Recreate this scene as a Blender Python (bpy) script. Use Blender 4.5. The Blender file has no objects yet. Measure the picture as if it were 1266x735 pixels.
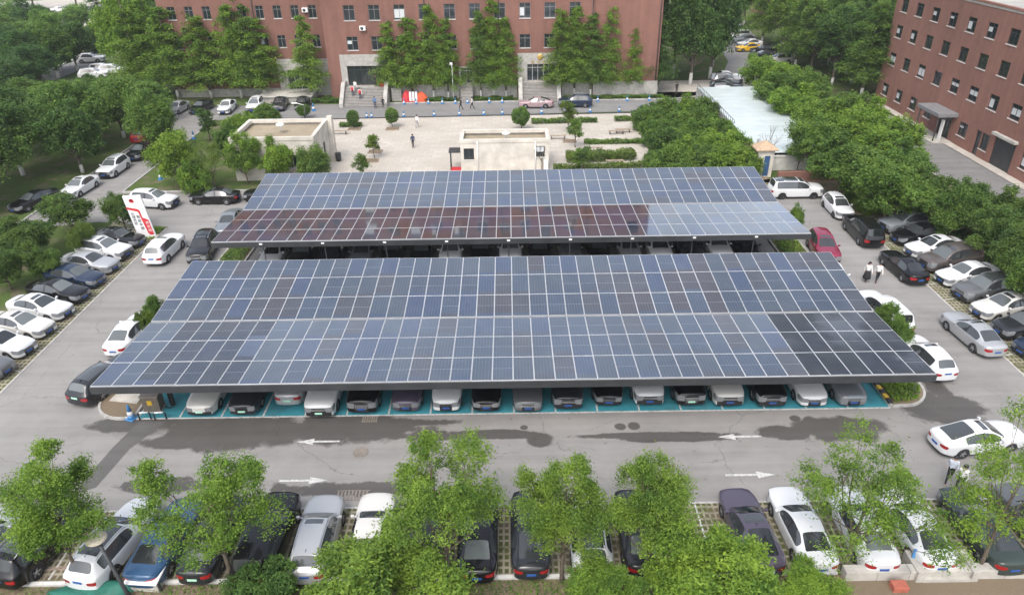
import bpy, bmesh, math, random
import numpy as np
from mathutils import Vector, Matrix
R = math.radians
random.seed(7)
rng = np.random.default_rng(7)
sc = bpy.context.scene
COL = sc.collection

# ------------------------------------------------------------------ survey
# Ground positions were measured from the photograph: camera height, pitch,
# roll and focal length give a ray for a pixel, met with a level plane.
CAM_H, CAM_P, CAM_R, CAM_F = 26.5, R(29.4), R(.85), 891.0
def _ray(x, y):
    u = (x-633)/CAM_F; v = (y-367.5)/CAM_F
    c, s = math.cos(CAM_R), math.sin(CAM_R)
    u, v = u*c-v*s, u*s+v*c
    return u, math.cos(CAM_P)-v*math.sin(CAM_P), math.sin(CAM_P)+v*math.cos(CAM_P)
def G(x, y, z=0.0):
    a, b, d = _ray(x, y); t = (CAM_H-z)/d
    return a*t, b*t
def heightAt(x, y, Y):
    a, b, d = _ray(x, y); return CAM_H-d*Y/b

def topY(X,Y,Z):
    zc=Y*math.cos(CAM_P)+(CAM_H-Z)*math.sin(CAM_P); v=((CAM_H-Z)*math.cos(CAM_P)-Y*math.sin(CAM_P))/zc; u=X/zc
    return 633+CAM_F*(u*math.cos(CAM_R)+v*math.sin(CAM_R)), 367.5+CAM_F*(-u*math.sin(CAM_R)+v*math.cos(CAM_R))
# ------------------------------------------------------------------ objects
def link(o, parent=None):
    COL.objects.link(o)
    if parent is not None: o.parent = parent
    return o
def tag(o, label=None, cat=None, group=None, kind=None):
    if label: o['label'] = label
    if cat: o['category'] = cat
    if group: o['group'] = group
    if kind: o['kind'] = kind
    return o
def empty(name, loc, rz=0.0, label=None, cat=None, group=None):
    o = bpy.data.objects.new(name, None); o.empty_display_size = .3
    o.location = loc; o.rotation_euler = (0, 0, rz); link(o)
    return tag(o, label, cat, group)
def copy_tree(o, parent=None):
    c = o.copy(); COL.objects.link(c)
    if parent is not None: c.parent = parent
    for ch in o.children: copy_tree(ch, c)
    return c
def drop_tree(o):
    for ch in list(o.children): drop_tree(ch)
    bpy.data.objects.remove(o)

class MB:
    """collects shapes and links them as one mesh object"""
    def __init__(s): s.v=[]; s.f=[]; s.m=[]; s.sm=[]
    def add(s, vs, fs, mi=0, smooth=False):
        b=len(s.v); s.v += [tuple(p) for p in vs]
        for f in fs: s.f.append([b+i for i in f]); s.m.append(mi); s.sm.append(smooth)
        return s
    def box(s, x0,x1,y0,y1,z0,z1, mi=0, M=None):
        vs=[(x0,y0,z0),(x1,y0,z0),(x1,y1,z0),(x0,y1,z0),(x0,y0,z1),(x1,y0,z1),(x1,y1,z1),(x0,y1,z1)]
        if M is not None: vs=[M@Vector(p) for p in vs]
        return s.add(vs,[(0,3,2,1),(4,5,6,7),(0,1,5,4),(1,2,6,5),(2,3,7,6),(3,0,4,7)],mi)
    def bbox(s, x0,x1,y0,y1,z0,z1, b=.02, mi=0, M=None):
        """box with chamfered edges"""
        bm=bmesh.new(); bmesh.ops.create_cube(bm,size=1)
        for v in bm.verts:
            v.co=Vector((x0+(v.co.x+.5)*(x1-x0), y0+(v.co.y+.5)*(y1-y0), z0+(v.co.z+.5)*(z1-z0)))
        bmesh.ops.bevel(bm,geom=bm.edges[:],offset=b,segments=2,affect='EDGES',profile=.5)
        bm.verts.index_update()
        vs=[(M@v.co if M is not None else v.co.copy()) for v in bm.verts]
        fs=[[v.index for v in f.verts] for f in bm.faces]; bm.free()
        return s.add(vs,fs,mi)
    def tube(s, pts, rad, n=8, mi=0, cap=True):
        pts=[Vector(p) for p in pts]
        if not hasattr(rad,'__len__'): rad=[rad]*len(pts)
        b=[]; vs=[]; fs=[]
        up=Vector((0,0,1))
        for i,p in enumerate(pts):
            d=(pts[min(i+1,len(pts)-1)]-pts[max(i-1,0)]).normalized()
            a=d.cross(up if abs(d.z)<.95 else Vector((1,0,0))).normalized(); c=a.cross(d)
            for k in range(n):
                t=2*math.pi*k/n; vs.append(p+(a*math.cos(t)+c*math.sin(t))*rad[i])
        for i in range(len(pts)-1):
            for k in range(n):
                fs.append((i*n+k,i*n+(k+1)%n,(i+1)*n+(k+1)%n,(i+1)*n+k))
        if cap:
            fs.append(tuple(range(n-1,-1,-1))); L=(len(pts)-1)*n; fs.append(tuple(L+k for k in range(n)))
        return s.add(vs,fs,mi,True)
    def lathe(s, prof, n=20, mi=0, M=None):
        vs=[];fs=[]
        for (r,z) in prof:
            for k in range(n):
                t=2*math.pi*k/n; p=Vector((r*math.cos(t),r*math.sin(t),z)); vs.append(M@p if M is not None else p)
        for i in range(len(prof)-1):
            for k in range(n): fs.append((i*n+k,i*n+(k+1)%n,(i+1)*n+(k+1)%n,(i+1)*n+k))
        fs.append(tuple(range(n-1,-1,-1))); L=(len(prof)-1)*n; fs.append(tuple(L+k for k in range(n)))
        return s.add(vs,fs,mi,True)
    def prism(s, poly, z0, z1, mi=0):
        n=len(poly); a=sum(poly[i][0]*poly[(i+1)%n][1]-poly[(i+1)%n][0]*poly[i][1] for i in range(n))
        if a<0: poly=poly[::-1]
        vs=[(p[0],p[1],z0) for p in poly]+[(p[0],p[1],z1) for p in poly]
        fs=[tuple(range(n-1,-1,-1)),tuple(range(n,2*n))]+[(i,(i+1)%n,n+(i+1)%n,n+i) for i in range(n)]
        return s.add(vs,fs,mi)
    def sheet(s, poly, z, mi=0):
        n=len(poly); a=sum(poly[i][0]*poly[(i+1)%n][1]-poly[(i+1)%n][0]*poly[i][1] for i in range(n))
        if a<0: poly=poly[::-1]
        return s.add([(p[0],p[1],z) for p in poly],[tuple(range(n))],mi)
    def mesh(s, name, mats):
        me=bpy.data.meshes.new(name); me.from_pydata(s.v,[],s.f)
        if not isinstance(mats,(list,tuple)): mats=[mats]
        for m in mats: me.materials.append(m)
        me.polygons.foreach_set('material_index',s.m); me.polygons.foreach_set('use_smooth',s.sm)
        me.update(); return me
    def build(s, name, mats, parent=None):
        return link(bpy.data.objects.new(name, s.mesh(name,mats)), parent)
def structure(name, mb, mats):
    return tag(mb.build(name,mats), kind='structure')

# ------------------------------------------------------------------ materials
class NT:
    def __init__(s,name):
        s.mat=bpy.data.materials.new(name); s.mat.use_nodes=True
        s.t=s.mat.node_tree; s.b=s.t.nodes['Principled BSDF']; s.out=s.t.nodes['Material Output']
    def n(s,typ,**kw):
        nd=s.t.nodes.new(typ)
        for k,v in kw.items(): setattr(nd,k,v)
        return nd
    def l(s,a,b): s.t.links.new(a,b)
    def val(s,sock,v):
        if hasattr(v,'links') or isinstance(v,bpy.types.NodeSocket): s.l(v,sock)
        else: sock.default_value=v
    def math(s,op,a,b=0.0,c=None,clamp=False):
        nd=s.n('ShaderNodeMath',operation=op,use_clamp=clamp)
        s.val(nd.inputs[0],a); s.val(nd.inputs[1],b)
        if c is not None: s.val(nd.inputs[2],c)
        return nd.outputs[0]
    def mix(s,f,a,b,mode='MIX'):
        nd=s.n('ShaderNodeMix',data_type='RGBA',blend_type=mode)
        s.val(nd.inputs[0],f); s.val(nd.inputs[6],a); s.val(nd.inputs[7],b); return nd.outputs[2]
    def noise(s,vec,scale,detail=4,rough=.55,out='Fac'):
        nd=s.n('ShaderNodeTexNoise'); nd.inputs['Scale'].default_value=scale
        nd.inputs['Detail'].default_value=detail; nd.inputs['Roughness'].default_value=rough
        if vec is not None: s.l(vec,nd.inputs['Vector'])
        return nd.outputs[out]
    def ramp(s,f,lo,hi):
        nd=s.n('ShaderNodeMapRange'); nd.inputs[1].default_value=lo; nd.inputs[2].default_value=hi
        s.l(f,nd.inputs[0]); return nd.outputs[0]
    def pos(s): return s.n('ShaderNodeNewGeometry').outputs['Position']
    def obj(s): return s.n('ShaderNodeTexCoord').outputs['Object']
    def bump(s,h,strength=.3,dist=.02):
        nd=s.n('ShaderNodeBump'); nd.inputs['Strength'].default_value=strength; nd.inputs['Distance'].default_value=dist
        s.l(h,nd.inputs['Height']); s.l(nd.outputs[0],s.b.inputs['Normal'])
    def col(s,c): s.val(s.b.inputs['Base Color'],c)
    def set(s,**kw):
        nm=dict(rough='Roughness',metal='Metallic',spec='Specular IOR Level',coat='Coat Weight',coatr='Coat Roughness',ior='IOR')
        for k,v in kw.items(): s.val(s.b.inputs[nm[k]],v)
        return s
def c4(c): return (c[0],c[1],c[2],1.0)
def simple(name,c,rough=.6,metal=0.0,var=.0,scale=3.0,coat=0.0,spec=.5,bump=0.0):
    m=NT(name); m.set(rough=rough,metal=metal,coat=coat,spec=spec)
    if var>0:
        f=m.noise(m.pos(),scale,5,.6)
        lo=tuple(x*(1-var) for x in c); hi=tuple(min(1,x*(1+var)) for x in c)
        m.col(m.mix(m.ramp(f,.3,.7),c4(lo),c4(hi)))
        if bump: m.bump(f,bump)
    else: m.col(c4(c))
    return m.mat

M={}
def worn():
    m=NT('road_paint'); p=m.pos(); f=m.noise(p,5,5,.7); g=m.noise(p,22,3,.7)
    k=m.ramp(m.math('ADD',m.math('MULTIPLY',f,.65),m.math('MULTIPLY',g,.35)),.38,.52)
    m.col(m.mix(k,(.24,.235,.225,1),(.56,.56,.54,1))); m.set(rough=.75); return m.mat
M['white_paint']=worn()
M['kerb']=simple('kerb_stone',(.40,.39,.37),.85,var=.25,scale=2.5,bump=.1)
M['concrete']=simple('concrete',(.42,.40,.36),.85,var=.22,scale=1.5,bump=.1)
M['pale_concrete']=simple('pale_concrete',(.56,.55,.52),.8,var=.15,scale=1.8)
M['steel']=simple('dark_steel',(.055,.058,.062),.45,metal=.3,var=.2,scale=1.0)
M['galv']=simple('galvanised_steel',(.42,.43,.44),.4,metal=.7)
M['alu']=simple('aluminium_frame',(.60,.61,.62),.4,metal=.35)
M['white']=simple('white_enamel',(.78,.78,.77),.45)
M['black']=simple('black_plastic',(.018,.018,.02),.5)
M['rubber']=simple('tyre_rubber',(.02,.02,.021),.75)
M['rim']=simple('alloy_rim',(.42,.43,.45),.3,metal=.8)
M['darkrim']=simple('dark_alloy_rim',(.07,.07,.075),.3,metal=.7)
M['chrome']=simple('chrome_trim',(.7,.7,.71),.12,metal=1.0)
M['lamp']=simple('headlamp_glass',(.20,.21,.22),.1,coat=.8)
M['winframe']=simple('grey_window_frame',(.20,.20,.21),.5)
M['tail']=simple('tail_lamp',(.30,.012,.015),.15,coat=.5)
M['plate_blue']=simple('blue_plate',(.025,.09,.32),.4)
M['plate_green']=simple('green_plate',(.42,.72,.55),.4)
M['wood']=simple('weathered_wood',(.28,.22,.17),.8,var=.3,scale=4)
M['blue']=simple('blue_plastic',(.06,.22,.46),.45,var=.1)
M['red']=simple('red_cloth',(.55,.03,.04),.6,var=.15,scale=4)
M['iron']=simple('worn_iron',(.20,.175,.15),.8,var=.3,scale=8)
M['orange']=simple('orange_cloth',(.70,.10,.03),.6,var=.15,scale=4)
M['stone']=simple('granite_cladding',(.36,.345,.32),.6,var=.25,scale=1.6)
M['riser_shade']=simple('stair_riser_shade',(.17,.16,.15),.8,var=.2,scale=3)  # step faces coloured darker than the treads to stand in for their shade
M['cream']=simple('cream_render',(.55,.515,.455),.85,var=.2,scale=.8)
M['gold']=simple('gold_lettering',(.62,.40,.12),.35,metal=.6)
M['bark']=simple('tree_bark',(.13,.105,.08),.9,var=.35,scale=6,bump=.3)
M['limewash']=simple('whitewashed_bark',(.55,.54,.50),.9,var=.2,scale=5)
M['tarp']=simple('green_tarpaulin',(.015,.125,.09),.55,var=.25,scale=3,bump=.3)
M['yellow']=simple('yellow_paint',(.65,.42,.03),.5,var=.2)
def glass(name,c,rough=.04,coat=.35):
    m=NT(name); m.col(c4(c)); m.set(rough=rough,spec=.55,coat=coat,coatr=.03); return m.mat
M['carglass']=glass('car_glass',(.040,.045,.048),.03,1.0)
M['winglass']=glass('window_glass',(.02,.027,.03),.06)
M['blind']=simple('window_blind',(.55,.57,.58),.5,coat=.4)

def carglass():
    m=NT('car_glass'); oi=m.n('ShaderNodeObjectInfo'); m.col(m.mix(m.math('POWER',oi.outputs['Random'],1.6),(.014,.016,.018,1),(.13,.145,.145,1)))
    m.set(rough=.04,spec=.5,coat=.8,coatr=.03); return m.mat
M['windscreen']=carglass()
def paint():
    m=NT('car_paint'); oi=m.n('ShaderNodeObjectInfo')
    m.col(oi.outputs['Color']); m.set(rough=.35,coat=.75,coatr=.04,spec=.15)
    m.l(m.math('SUBTRACT',1.0,oi.outputs['Alpha']),m.b.inputs['Metallic'])
    return m.mat
M['paint']=paint()

def leaf_mat(name,base,hue=.25):
    """leaf colour = object colour x small per-leaf and per-tree variation"""
    m=NT(name); g=m.n('ShaderNodeNewGeometry'); oi=m.n('ShaderNodeObjectInfo')
    lo=(base[0]*.50,base[1]*.58,base[2]*.62); hi=(base[0]*2.05,base[1]*1.62,base[2]*1.25)
    rnd=m.math('ADD',m.math('MULTIPLY',g.outputs['Random Per Island'],.32),m.math('MULTIPLY',m.noise(g.outputs['Position'],.85,3,.6),1.25))
    c=m.mix(m.ramp(rnd,.48,1.12),c4(lo),c4(hi))
    c=m.mix(1.0,c,oi.outputs['Color'],'MULTIPLY')
    m.col(c); m.set(rough=.6,spec=.22)
    tr=m.n('ShaderNodeBsdfTranslucent'); m.l(m.mix(1.0,c,(1.05,1.2,.7,1),'MULTIPLY'),tr.inputs[0])
    mx=m.n('ShaderNodeMixShader'); mx.inputs[0].default_value=.34
    m.l(m.b.outputs[0],mx.inputs[1]); m.l(tr.outputs[0],mx.inputs[2]); m.l(mx.outputs[0],m.out.inputs[0])
    return m.mat
M['leaf']=leaf_mat('leaf',(.092,.178,.044))

def ell(m,px,py,nz,cx,cy,a,b,w=.9):
    dx=m.math('DIVIDE',m.math('SUBTRACT',px,cx),a); dy=m.math('DIVIDE',m.math('SUBTRACT',py,cy),b)
    d=m.math('ADD',m.math('MULTIPLY',dx,dx),m.math('MULTIPLY',dy,dy))
    d=m.math('ADD',d,m.math('MULTIPLY',m.math('SUBTRACT',nz,.5),w*3.6+.8))
    return m.math('MULTIPLY',m.math('SUBTRACT',1.16,d),2.6,clamp=True)
def asphalt(name,base,wet=()):
    m=NT(name); p=m.pos(); sp=m.n('ShaderNodeSeparateXYZ'); m.l(p,sp.inputs[0])
    big=m.noise(p,.09,4,.6); mid=m.noise(p,.7,5,.65); fine=m.noise(p,28,3,.7)
    mp=m.n('ShaderNodeMapping'); mp.inputs['Scale'].default_value=(.06,1.2,1); m.l(p,mp.inputs[0])
    streak=m.noise(mp.outputs[0],1.0,4,.6)
    lo=tuple(x*.66 for x in base); hi=tuple(x*1.27 for x in base)
    f=m.math('ADD',m.math('MULTIPLY',big,.38),m.math('ADD',m.math('MULTIPLY',mid,.24),m.math('MULTIPLY',streak,.38)))
    c=m.mix(m.ramp(f,.32,.68),c4(lo),c4(hi))
    c=m.mix(m.math('MULTIPLY',fine,.35),c,c4(tuple(x*.55 for x in base)))
    # hairline cracks
    vo=m.n('ShaderNodeTexVoronoi',feature='DISTANCE_TO_EDGE'); vo.inputs['Scale'].default_value=.16
    wv=m.n('ShaderNodeVectorMath',operation='ADD'); m.l(p,wv.inputs[0]); m.l(m.noise(p,.9,4,.6,'Color'),wv.inputs[1]); m.l(wv.outputs[0],vo.inputs['Vector'])
    cr=m.math('MULTIPLY',m.math('SUBTRACT',.006,vo.outputs['Distance']),200,clamp=True)
    cr=m.math('MULTIPLY',cr,m.ramp(m.noise(p,.22,2),.44,.56))
    c=m.mix(m.math('MULTIPLY',cr,.38),c,(.05,.048,.045,1)); c=m.mix(m.math('MULTIPLY',m.ramp(m.noise(p,2.3,3,.5),.68,.76),.5),c,(.07,.066,.062,1))
    r=.85
    if wet:  # wet stains, plus the painted shadow of the wagon
        nz=m.noise(p,.62,8,.68); w=None
        for e in wet:
            k=ell(m,sp.outputs[0],sp.outputs[1],nz,*e); w=k if w is None else m.math('MAXIMUM',w,k)
        wet_shade_c=m.mix(1.0,c,(.28,.268,.262,1),'MULTIPLY')
        c=m.mix(m.math('MULTIPLY',w,.88),c,wet_shade_c)
        r=m.math('SUBTRACT',.85,m.math('MULTIPLY',w,.33))
    m.col(c); m.set(rough=r,spec=.35); m.bump(fine,.25,.01)
    return m.mat
def epx(x,y,hx,hy,w=.9):
    X,Y=G(x,y); X2,_=G(x+hx,y); _,Y2=G(x,y-hy); return (X,Y,abs(X2-X),abs(Y2-Y),w)
WET_SHADE=[epx(285,533,105,22,.55),epx(225,545,60,10,.6),epx(430,530,95,18,.6),epx(350,532,190,12,.5),epx(600,536,70,5,.6),epx(800,538,110,4,.7),epx(500,522,60,5,.7),epx(330,525,25,10,.5),epx(540,538,80,6,.9),epx(668,543,17,9,.35),epx(640,537,35,5,.8),
     epx(767,527,7,4,.3),epx(784,526,8,5,.3),epx(648,528,5,3,.3),epx(800,540,45,6,.8),epx(850,541,55,5,.9),
     epx(1035,530,70,15,.6),epx(980,534,45,9,.7),epx(983,517,7,4,.3),epx(1003,521,8,7,.3),epx(1018,523,6,5,.3),epx(1165,505,50,22,.7),
     epx(205,512,35,18,.5),epx(395,515,20,6,.5),epx(450,517,30,9,.6),epx(150,525,40,9,.8),epx(430,603,90,9,1.0),epx(200,600,50,10,1.0),epx(1160,480,14,25,.8)]  # first ellipse on this line paints in the wagon's shadow
M['asphalt']=asphalt('car_park_asphalt',(.265,.255,.243),WET_SHADE)
M['asphalt2']=asphalt('road_asphalt',(.23,.226,.222))
M['patch']=asphalt('asphalt_patch',(.12,.117,.112))

def grass(name,a,b,soil,amt):
    m=NT(name); p=m.pos()
    f=m.noise(p,.5,6,.65); g=m.noise(p,9,5,.75)
    c=m.mix(m.ramp(g,.3,.7),c4(a),c4(b))
    c=m.mix(m.ramp(f,amt,amt+.14),c4(soil),c)
    m.col(c); m.set(rough=.95,spec=.15); m.bump(g,.8,.06); return m.mat
M['grass']=grass('grass_lawn',(.042,.072,.018),(.105,.150,.040),(.15,.125,.085),.36)
M['verge']=grass('rough_verge',(.055,.085,.02),(.12,.17,.05),(.235,.185,.125),.50)
M['soil']=grass('bare_soil',(.09,.10,.04),(.13,.12,.07),(.19,.15,.105),.66)

def pavers():
    m=NT('grass_pavers'); p=m.pos(); sp=m.n('ShaderNodeSeparateXYZ'); m.l(p,sp.inputs[0])
    def cell(s,k):
        f=m.math('FRACT',m.math('MULTIPLY',s,k)); return m.math('MULTIPLY',m.math('SUBTRACT',m.math('ABSOLUTE',m.math('SUBTRACT',f,.5)),.27),9,clamp=True)
    bar=m.math('MAXIMUM',cell(sp.outputs[0],3.6),cell(sp.outputs[1],2.6))
    g=m.noise(p,7,4,.7); big=m.noise(p,.5,4,.6)
    gr=m.mix(g,(.045,.062,.018,1),(.11,.125,.045,1)); gr=m.mix(m.ramp(big,.45,.62),gr,(.13,.105,.07,1))
    co=m.mix(g,(.25,.225,.165,1),(.37,.34,.27,1))
    k=m.math('MULTIPLY',bar,m.ramp(m.noise(p,1.3,4,.7),.30,.55))
    m.col(m.mix(k,gr,co)); m.set(rough=.9,spec=.2); m.bump(k,.4,.02); return m.mat
M['pavers']=pavers()
def plaza():
    m=NT('plaza_tiles'); p=m.pos(); b=m.n('ShaderNodeTexBrick'); m.l(p,b.inputs['Vector'])
    b.inputs['Scale'].default_value=1.0; b.inputs['Brick Width'].default_value=1.2; b.inputs['Row Height'].default_value=.8; b.inputs['Mortar Size'].default_value=.018
    b.inputs['Color1'].default_value=(.45,.415,.365,1); b.inputs['Color2'].default_value=(.53,.495,.44,1); b.inputs['Mortar'].default_value=(.24,.22,.195,1)
    f=m.noise(p,.25,5,.65); g=m.noise(p,1.7,5,.7)
    c=m.mix(m.ramp(f,.35,.7),b.outputs[0],(.40,.365,.315,1)); c=m.mix(m.math('MULTIPLY',m.ramp(g,.5,.75),.5),c,(.36,.33,.29,1))
    m.col(c); m.set(rough=.75); return m.mat
M['plaza']=plaza()
def teal():
    m=NT('teal_bay_paint'); p=m.pos(); f=m.noise(p,1.2,6,.7); g=m.noise(p,12,3,.7)
    c=m.mix(m.ramp(f,.3,.75),(.020,.215,.275,1),(.045,.31,.375,1)); c=m.mix(m.math('MULTIPLY',m.ramp(g,.5,.72),.55),c,(.17,.20,.20,1)); c=m.mix(m.math('MULTIPLY',m.ramp(m.noise(p,.55,5,.7),.52,.7),.6),c,(.07,.10,.11,1))
    m.col(c); m.set(rough=.7); return m.mat
M['teal']=teal()
def brick(name,c):
    m=NT(name); p=m.pos(); f=m.noise(p,.12,4,.6); g=m.noise(p,1.6,5,.7)
    mp=m.n('ShaderNodeMapping'); mp.inputs['Scale'].default_value=(1.2,1.2,.08); m.l(p,mp.inputs[0]); st=m.noise(mp.outputs[0],1.0,5,.65)
    lo=tuple(x*.68 for x in c); hi=tuple(x*1.2 for x in c)
    k=m.math('ADD',m.math('MULTIPLY',f,.4),m.math('ADD',m.math('MULTIPLY',g,.25),m.math('MULTIPLY',st,.35)))
    cc=m.mix(m.ramp(k,.34,.66),c4(lo),c4(hi))
    b=m.n('ShaderNodeTexWave',wave_type='BANDS',bands_direction='Z'); b.inputs['Scale'].default_value=2.2; m.l(p,b.inputs['Vector'])
    cc=m.mix(m.math('MULTIPLY',m.math('GREATER_THAN',b.outputs['Fac'],.93),.25),cc,(.25,.16,.13,1))
    m.col(cc); m.set(rough=.85,spec=.25); m.bump(g,.15,.01); return m.mat
M['brick']=brick('red_brick_tiles',(.215,.107,.084))
M['brick2']=brick('brown_brick_tiles',(.240,.122,.095))
def block():
    m=NT('stone_blocks'); p=m.pos(); b=m.n('ShaderNodeTexBrick'); b.inputs['Scale'].default_value=1
    cx=m.n('ShaderNodeSeparateXYZ'); m.l(p,cx.inputs[0]); cb=m.n('ShaderNodeCombineXYZ'); m.l(m.math('ADD',cx.outputs[0],cx.outputs[1]),cb.inputs[0]); m.l(cx.outputs[2],cb.inputs[1]); m.l(cb.outputs[0],b.inputs['Vector'])
    b.inputs['Brick Width'].default_value=.85; b.inputs['Row Height'].default_value=.42; b.inputs['Mortar Size'].default_value=.018
    b.inputs['Color1'].default_value=(.40,.385,.355,1); b.inputs['Color2'].default_value=(.47,.45,.42,1); b.inputs['Mortar'].default_value=(.25,.24,.22,1)
    m.col(b.outputs[0]); m.set(rough=.75); return m.mat
M['block']=block()
def roof(name,c):
    m=NT(name); p=m.pos(); f=m.noise(p,.35,6,.7); g=m.noise(p,4,5,.7)
    k=m.math('ADD',m.math('MULTIPLY',f,.65),m.math('MULTIPLY',g,.35))
    m.col(m.mix(m.ramp(k,.35,.65),c4(tuple(x*.7 for x in c)),c4(tuple(x*1.2 for x in c)))); m.set(rough=.9); return m.mat
M['roofsand']=roof('sandy_flat_roof',(.30,.25,.175))
M['roofgrey']=roof('grey_flat_roof',(.36,.35,.32))
EXPOSURE=0.72; HAZE=.00026
# ------------------------------------------------------------------ ground, roads, markings
def rect(x0,x1,y0,y1): return [(x0,y0),(x1,y0),(x1,y1),(x0,y1)]
structure('ground', MB().sheet(rect(-350,350,-120,430),-.03), M['grass'])
mb=MB()
mb.sheet([(-31.55,26.1),(31.55,26.1),(31.55,69.2),(24,69.9),(-31.55,70.1),(-39.9,70.1),(-39.9,100.4),(-45.9,100.4),(-45.9,60.9),(-38.6,62.6),(-31.55,61.2)],0.0)
structure('car_park_surface', mb, M['asphalt'])
mb=MB().sheet([(-85,26.1),(-31.56,26.1),(-31.56,34.5),(-85,20)],-.004).sheet([(31.56,26.1),(85,26.1),(85,30),(31.56,33.5)],-.004)
structure('approach_road', mb, M['asphalt2'])
structure('front_road', MB().sheet([(-39.88,97.0),(-24,96.9),(20,98.6),(31,99.2),(34,74),(62,40),(90,20),(90,60),(51.2,62),(51.2,92),(46,104),(52,170),(44,170),(38.5,130),(30,106.5),(24,104.6),(-24,104.4),(-30,106),(-54,110),(-54,100.5),(-39.88,100.5)],-.008), M['asphalt2'])
structure('plaza', MB().sheet([(-24,70.2),(17,70.2),(17,97.6),(-24,96.6)],.012), M['plaza'])
structure('side_path', MB().sheet(rect(50.9,52.1,58,103),.06).sheet([(20,104.5),(34,107),(36,116),(24,116)],.03), M['plaza'])
mb=MB()
mb.sheet([(-37.2,34.6),(-31.62,33.0),(-31.62,60.9),(-37.2,62.5)],.004)
mb.sheet([(31.62,33.0),(37.4,34.6),(37.4,62.6),(31.62,61.0)],.004)
mb.sheet(rect(-44,44,21.85,26.0),.004)
structure('grass_paver_bays', mb, M['pavers'])
# raised planting ground and lawns
structure('lawn', MB().prism([(-62,36),(-37.3,34.7),(-37.3,62.4),(-38.7,62.5),(-46,60.8),(-46,100),(-54,110),(-90,118),(-90,36)],-.3,.02)
   .prism([(-39.8,70.25),(-24.1,70.25),(-24.1,97.0),(-39.8,97.0)],-.3,.06)
   .prism([(-54,104.6),(31,104.7),(31,108.5),(-54,112)],-.3,.03), M['grass'])
structure('verge', MB().prism([(17.1,70.2),(27,70.2),(27,98.4),(17.1,97.6)],-.3,.05)
   .prism([(37.5,33),(46,40),(44.6,70),(42.6,98),(34,98),(34,74),(24.5,70.3),(31.6,69.3),(31.6,61.4),(37.5,62.8)],-.3,.05), M['verge'])
structure('near_verge', MB().prism(rect(-60,60,-20,21.6),-.3,.04), M['soil'])
# kerbs
def kerb(pts,w=.14,h=.12,z0=-.1):
    m=MB()
    for a,b in zip(pts[:-1],pts[1:]):
        d=Vector((b[0]-a[0],b[1]-a[1])); L=d.length; d.normalize(); n=Vector((-d.y,d.x))
        k=max(1,int(L/1.0)); 
        for i in range(k):
            p=Vector(a)+d*(L*i/k+.008); q=Vector(a)+d*(L*(i+1)/k-.008)
            m.prism([tuple(p+n*w/2),tuple(q+n*w/2),tuple(q-n*w/2),tuple(p-n*w/2)],z0,h)
    return m
structure('kerb', kerb([(-31.58,33.0),(-31.58,60.9)],.12,.03), M['kerb'])
structure('kerb', kerb([(31.58,33.0),(31.58,61.0)],.12,.03), M['kerb'])
structure('kerb', kerb([(-44,26.05),(44,26.05)],.11,.025), M['kerb'])
structure('kerb', kerb([(-46,21.72),(14.2,21.72)],.18,.14), M['pale_concrete'])
structure('kerb', kerb([(-39.85,97),(-39.85,70.18),(-24,70.18)],.15,.14), M['kerb'])
structure('kerb', kerb([(-46.0,60.9),(-46.0,100.3)],.15,.12), M['kerb'])
structure('kerb', kerb([(17.05,97.6),(-24,96.7)],.25,.10), M['steel'])
structure('kerb', kerb([(-24,104.5),(24,104.7),(30.5,107)],.15,.14), M['kerb'])
structure('kerb', kerb([(34,74),(34,98),(42.6,98),(44.6,70),(46,40)],.15,.14), M['kerb'])
# islands at the canopy ends
def arc(cx,cy,r,a0,a1,n=10): return [(cx+r*math.cos(R(a0+(a1-a0)*i/n)),cy+r*math.sin(R(a0+(a1-a0)*i/n))) for i in range(n+1)]
isl_l=[(-22.15,33.25)]+arc(-22.9,35.2,1.95,-72,-180)+[(-24.85,45.5),(-22.15,46.5)]
isl_r=[(22.05,33.35)]+arc(22.75,35.3,1.95,-75,0)[0:]+[(24.7,45.5),(22.05,46.5)]
isl_bl=[(-22.1,50.9),(-24.3,51.5),(-24.3,63.8),(-22.1,64.3)]
isl_br=[(22.2,50.9),(24.6,51.5),(24.6,63.8),(22.2,64.3)]
for poly,mt in ((isl_l,'soil'),(isl_r,'verge'),(isl_bl,'verge'),(isl_br,'verge')):
    structure('planting_island', MB().prism(poly,-.1,.10), M[mt])
    structure('kerb', kerb(poly+[poly[0]],.14,.14), M['kerb'])
structure('concrete_pad', MB().prism([(-24.3,34.9),(-22.5,34.6),(-22.4,37.0),(-23.9,37.2)],.05,.16), M['concrete'])
# teal charging bays and lines
structure('charging_bays', MB().sheet(rect(-22.0,21.95,33.3,46.3),.005), M['teal'])
mb=MB(); mb.sheet(rect(-22.0,21.95,33.22,33.34),.010)
for k in range(19):
    x=-21.95+2.44*k
    if x<22.1: mb.sheet(rect(x-.05,x+.05,33.36,39.2),.010)
structure('bay_lines', mb, M['white_paint'])
mb=MB()
for k in range(36): mb.sheet(rect(-43.2+2.48*k-.04,-43.2+2.48*k+.04,22.0,25.95),.009)
for k in range(12):
    y=34.6+2.41*k
    mb.sheet([(-31.7,y-1.2),(-37,y+.32),(-37,y+.40),(-31.7,y-1.12)],.009)
    mb.sheet([(31.7,y-1.0),(37,y+.42),(37,y+.50),(31.7,y-.92)],.009)
structure('bay_lines', mb, M['white_paint'])
def arrow(name,xa,xb,y):
    s=1 if xb>xa else -1; L=abs(xb-xa); m=MB()
    P=lambda u,v:(xa+s*u,y+v)
    m.sheet([P(0,-.065),P(L-.95,-.075),P(L-.95,-.25),P(L,0),P(L-.95,.25),P(L-.95,.075),P(0,.065)],.006)
    structure(name,m,M['white_paint'])
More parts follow.
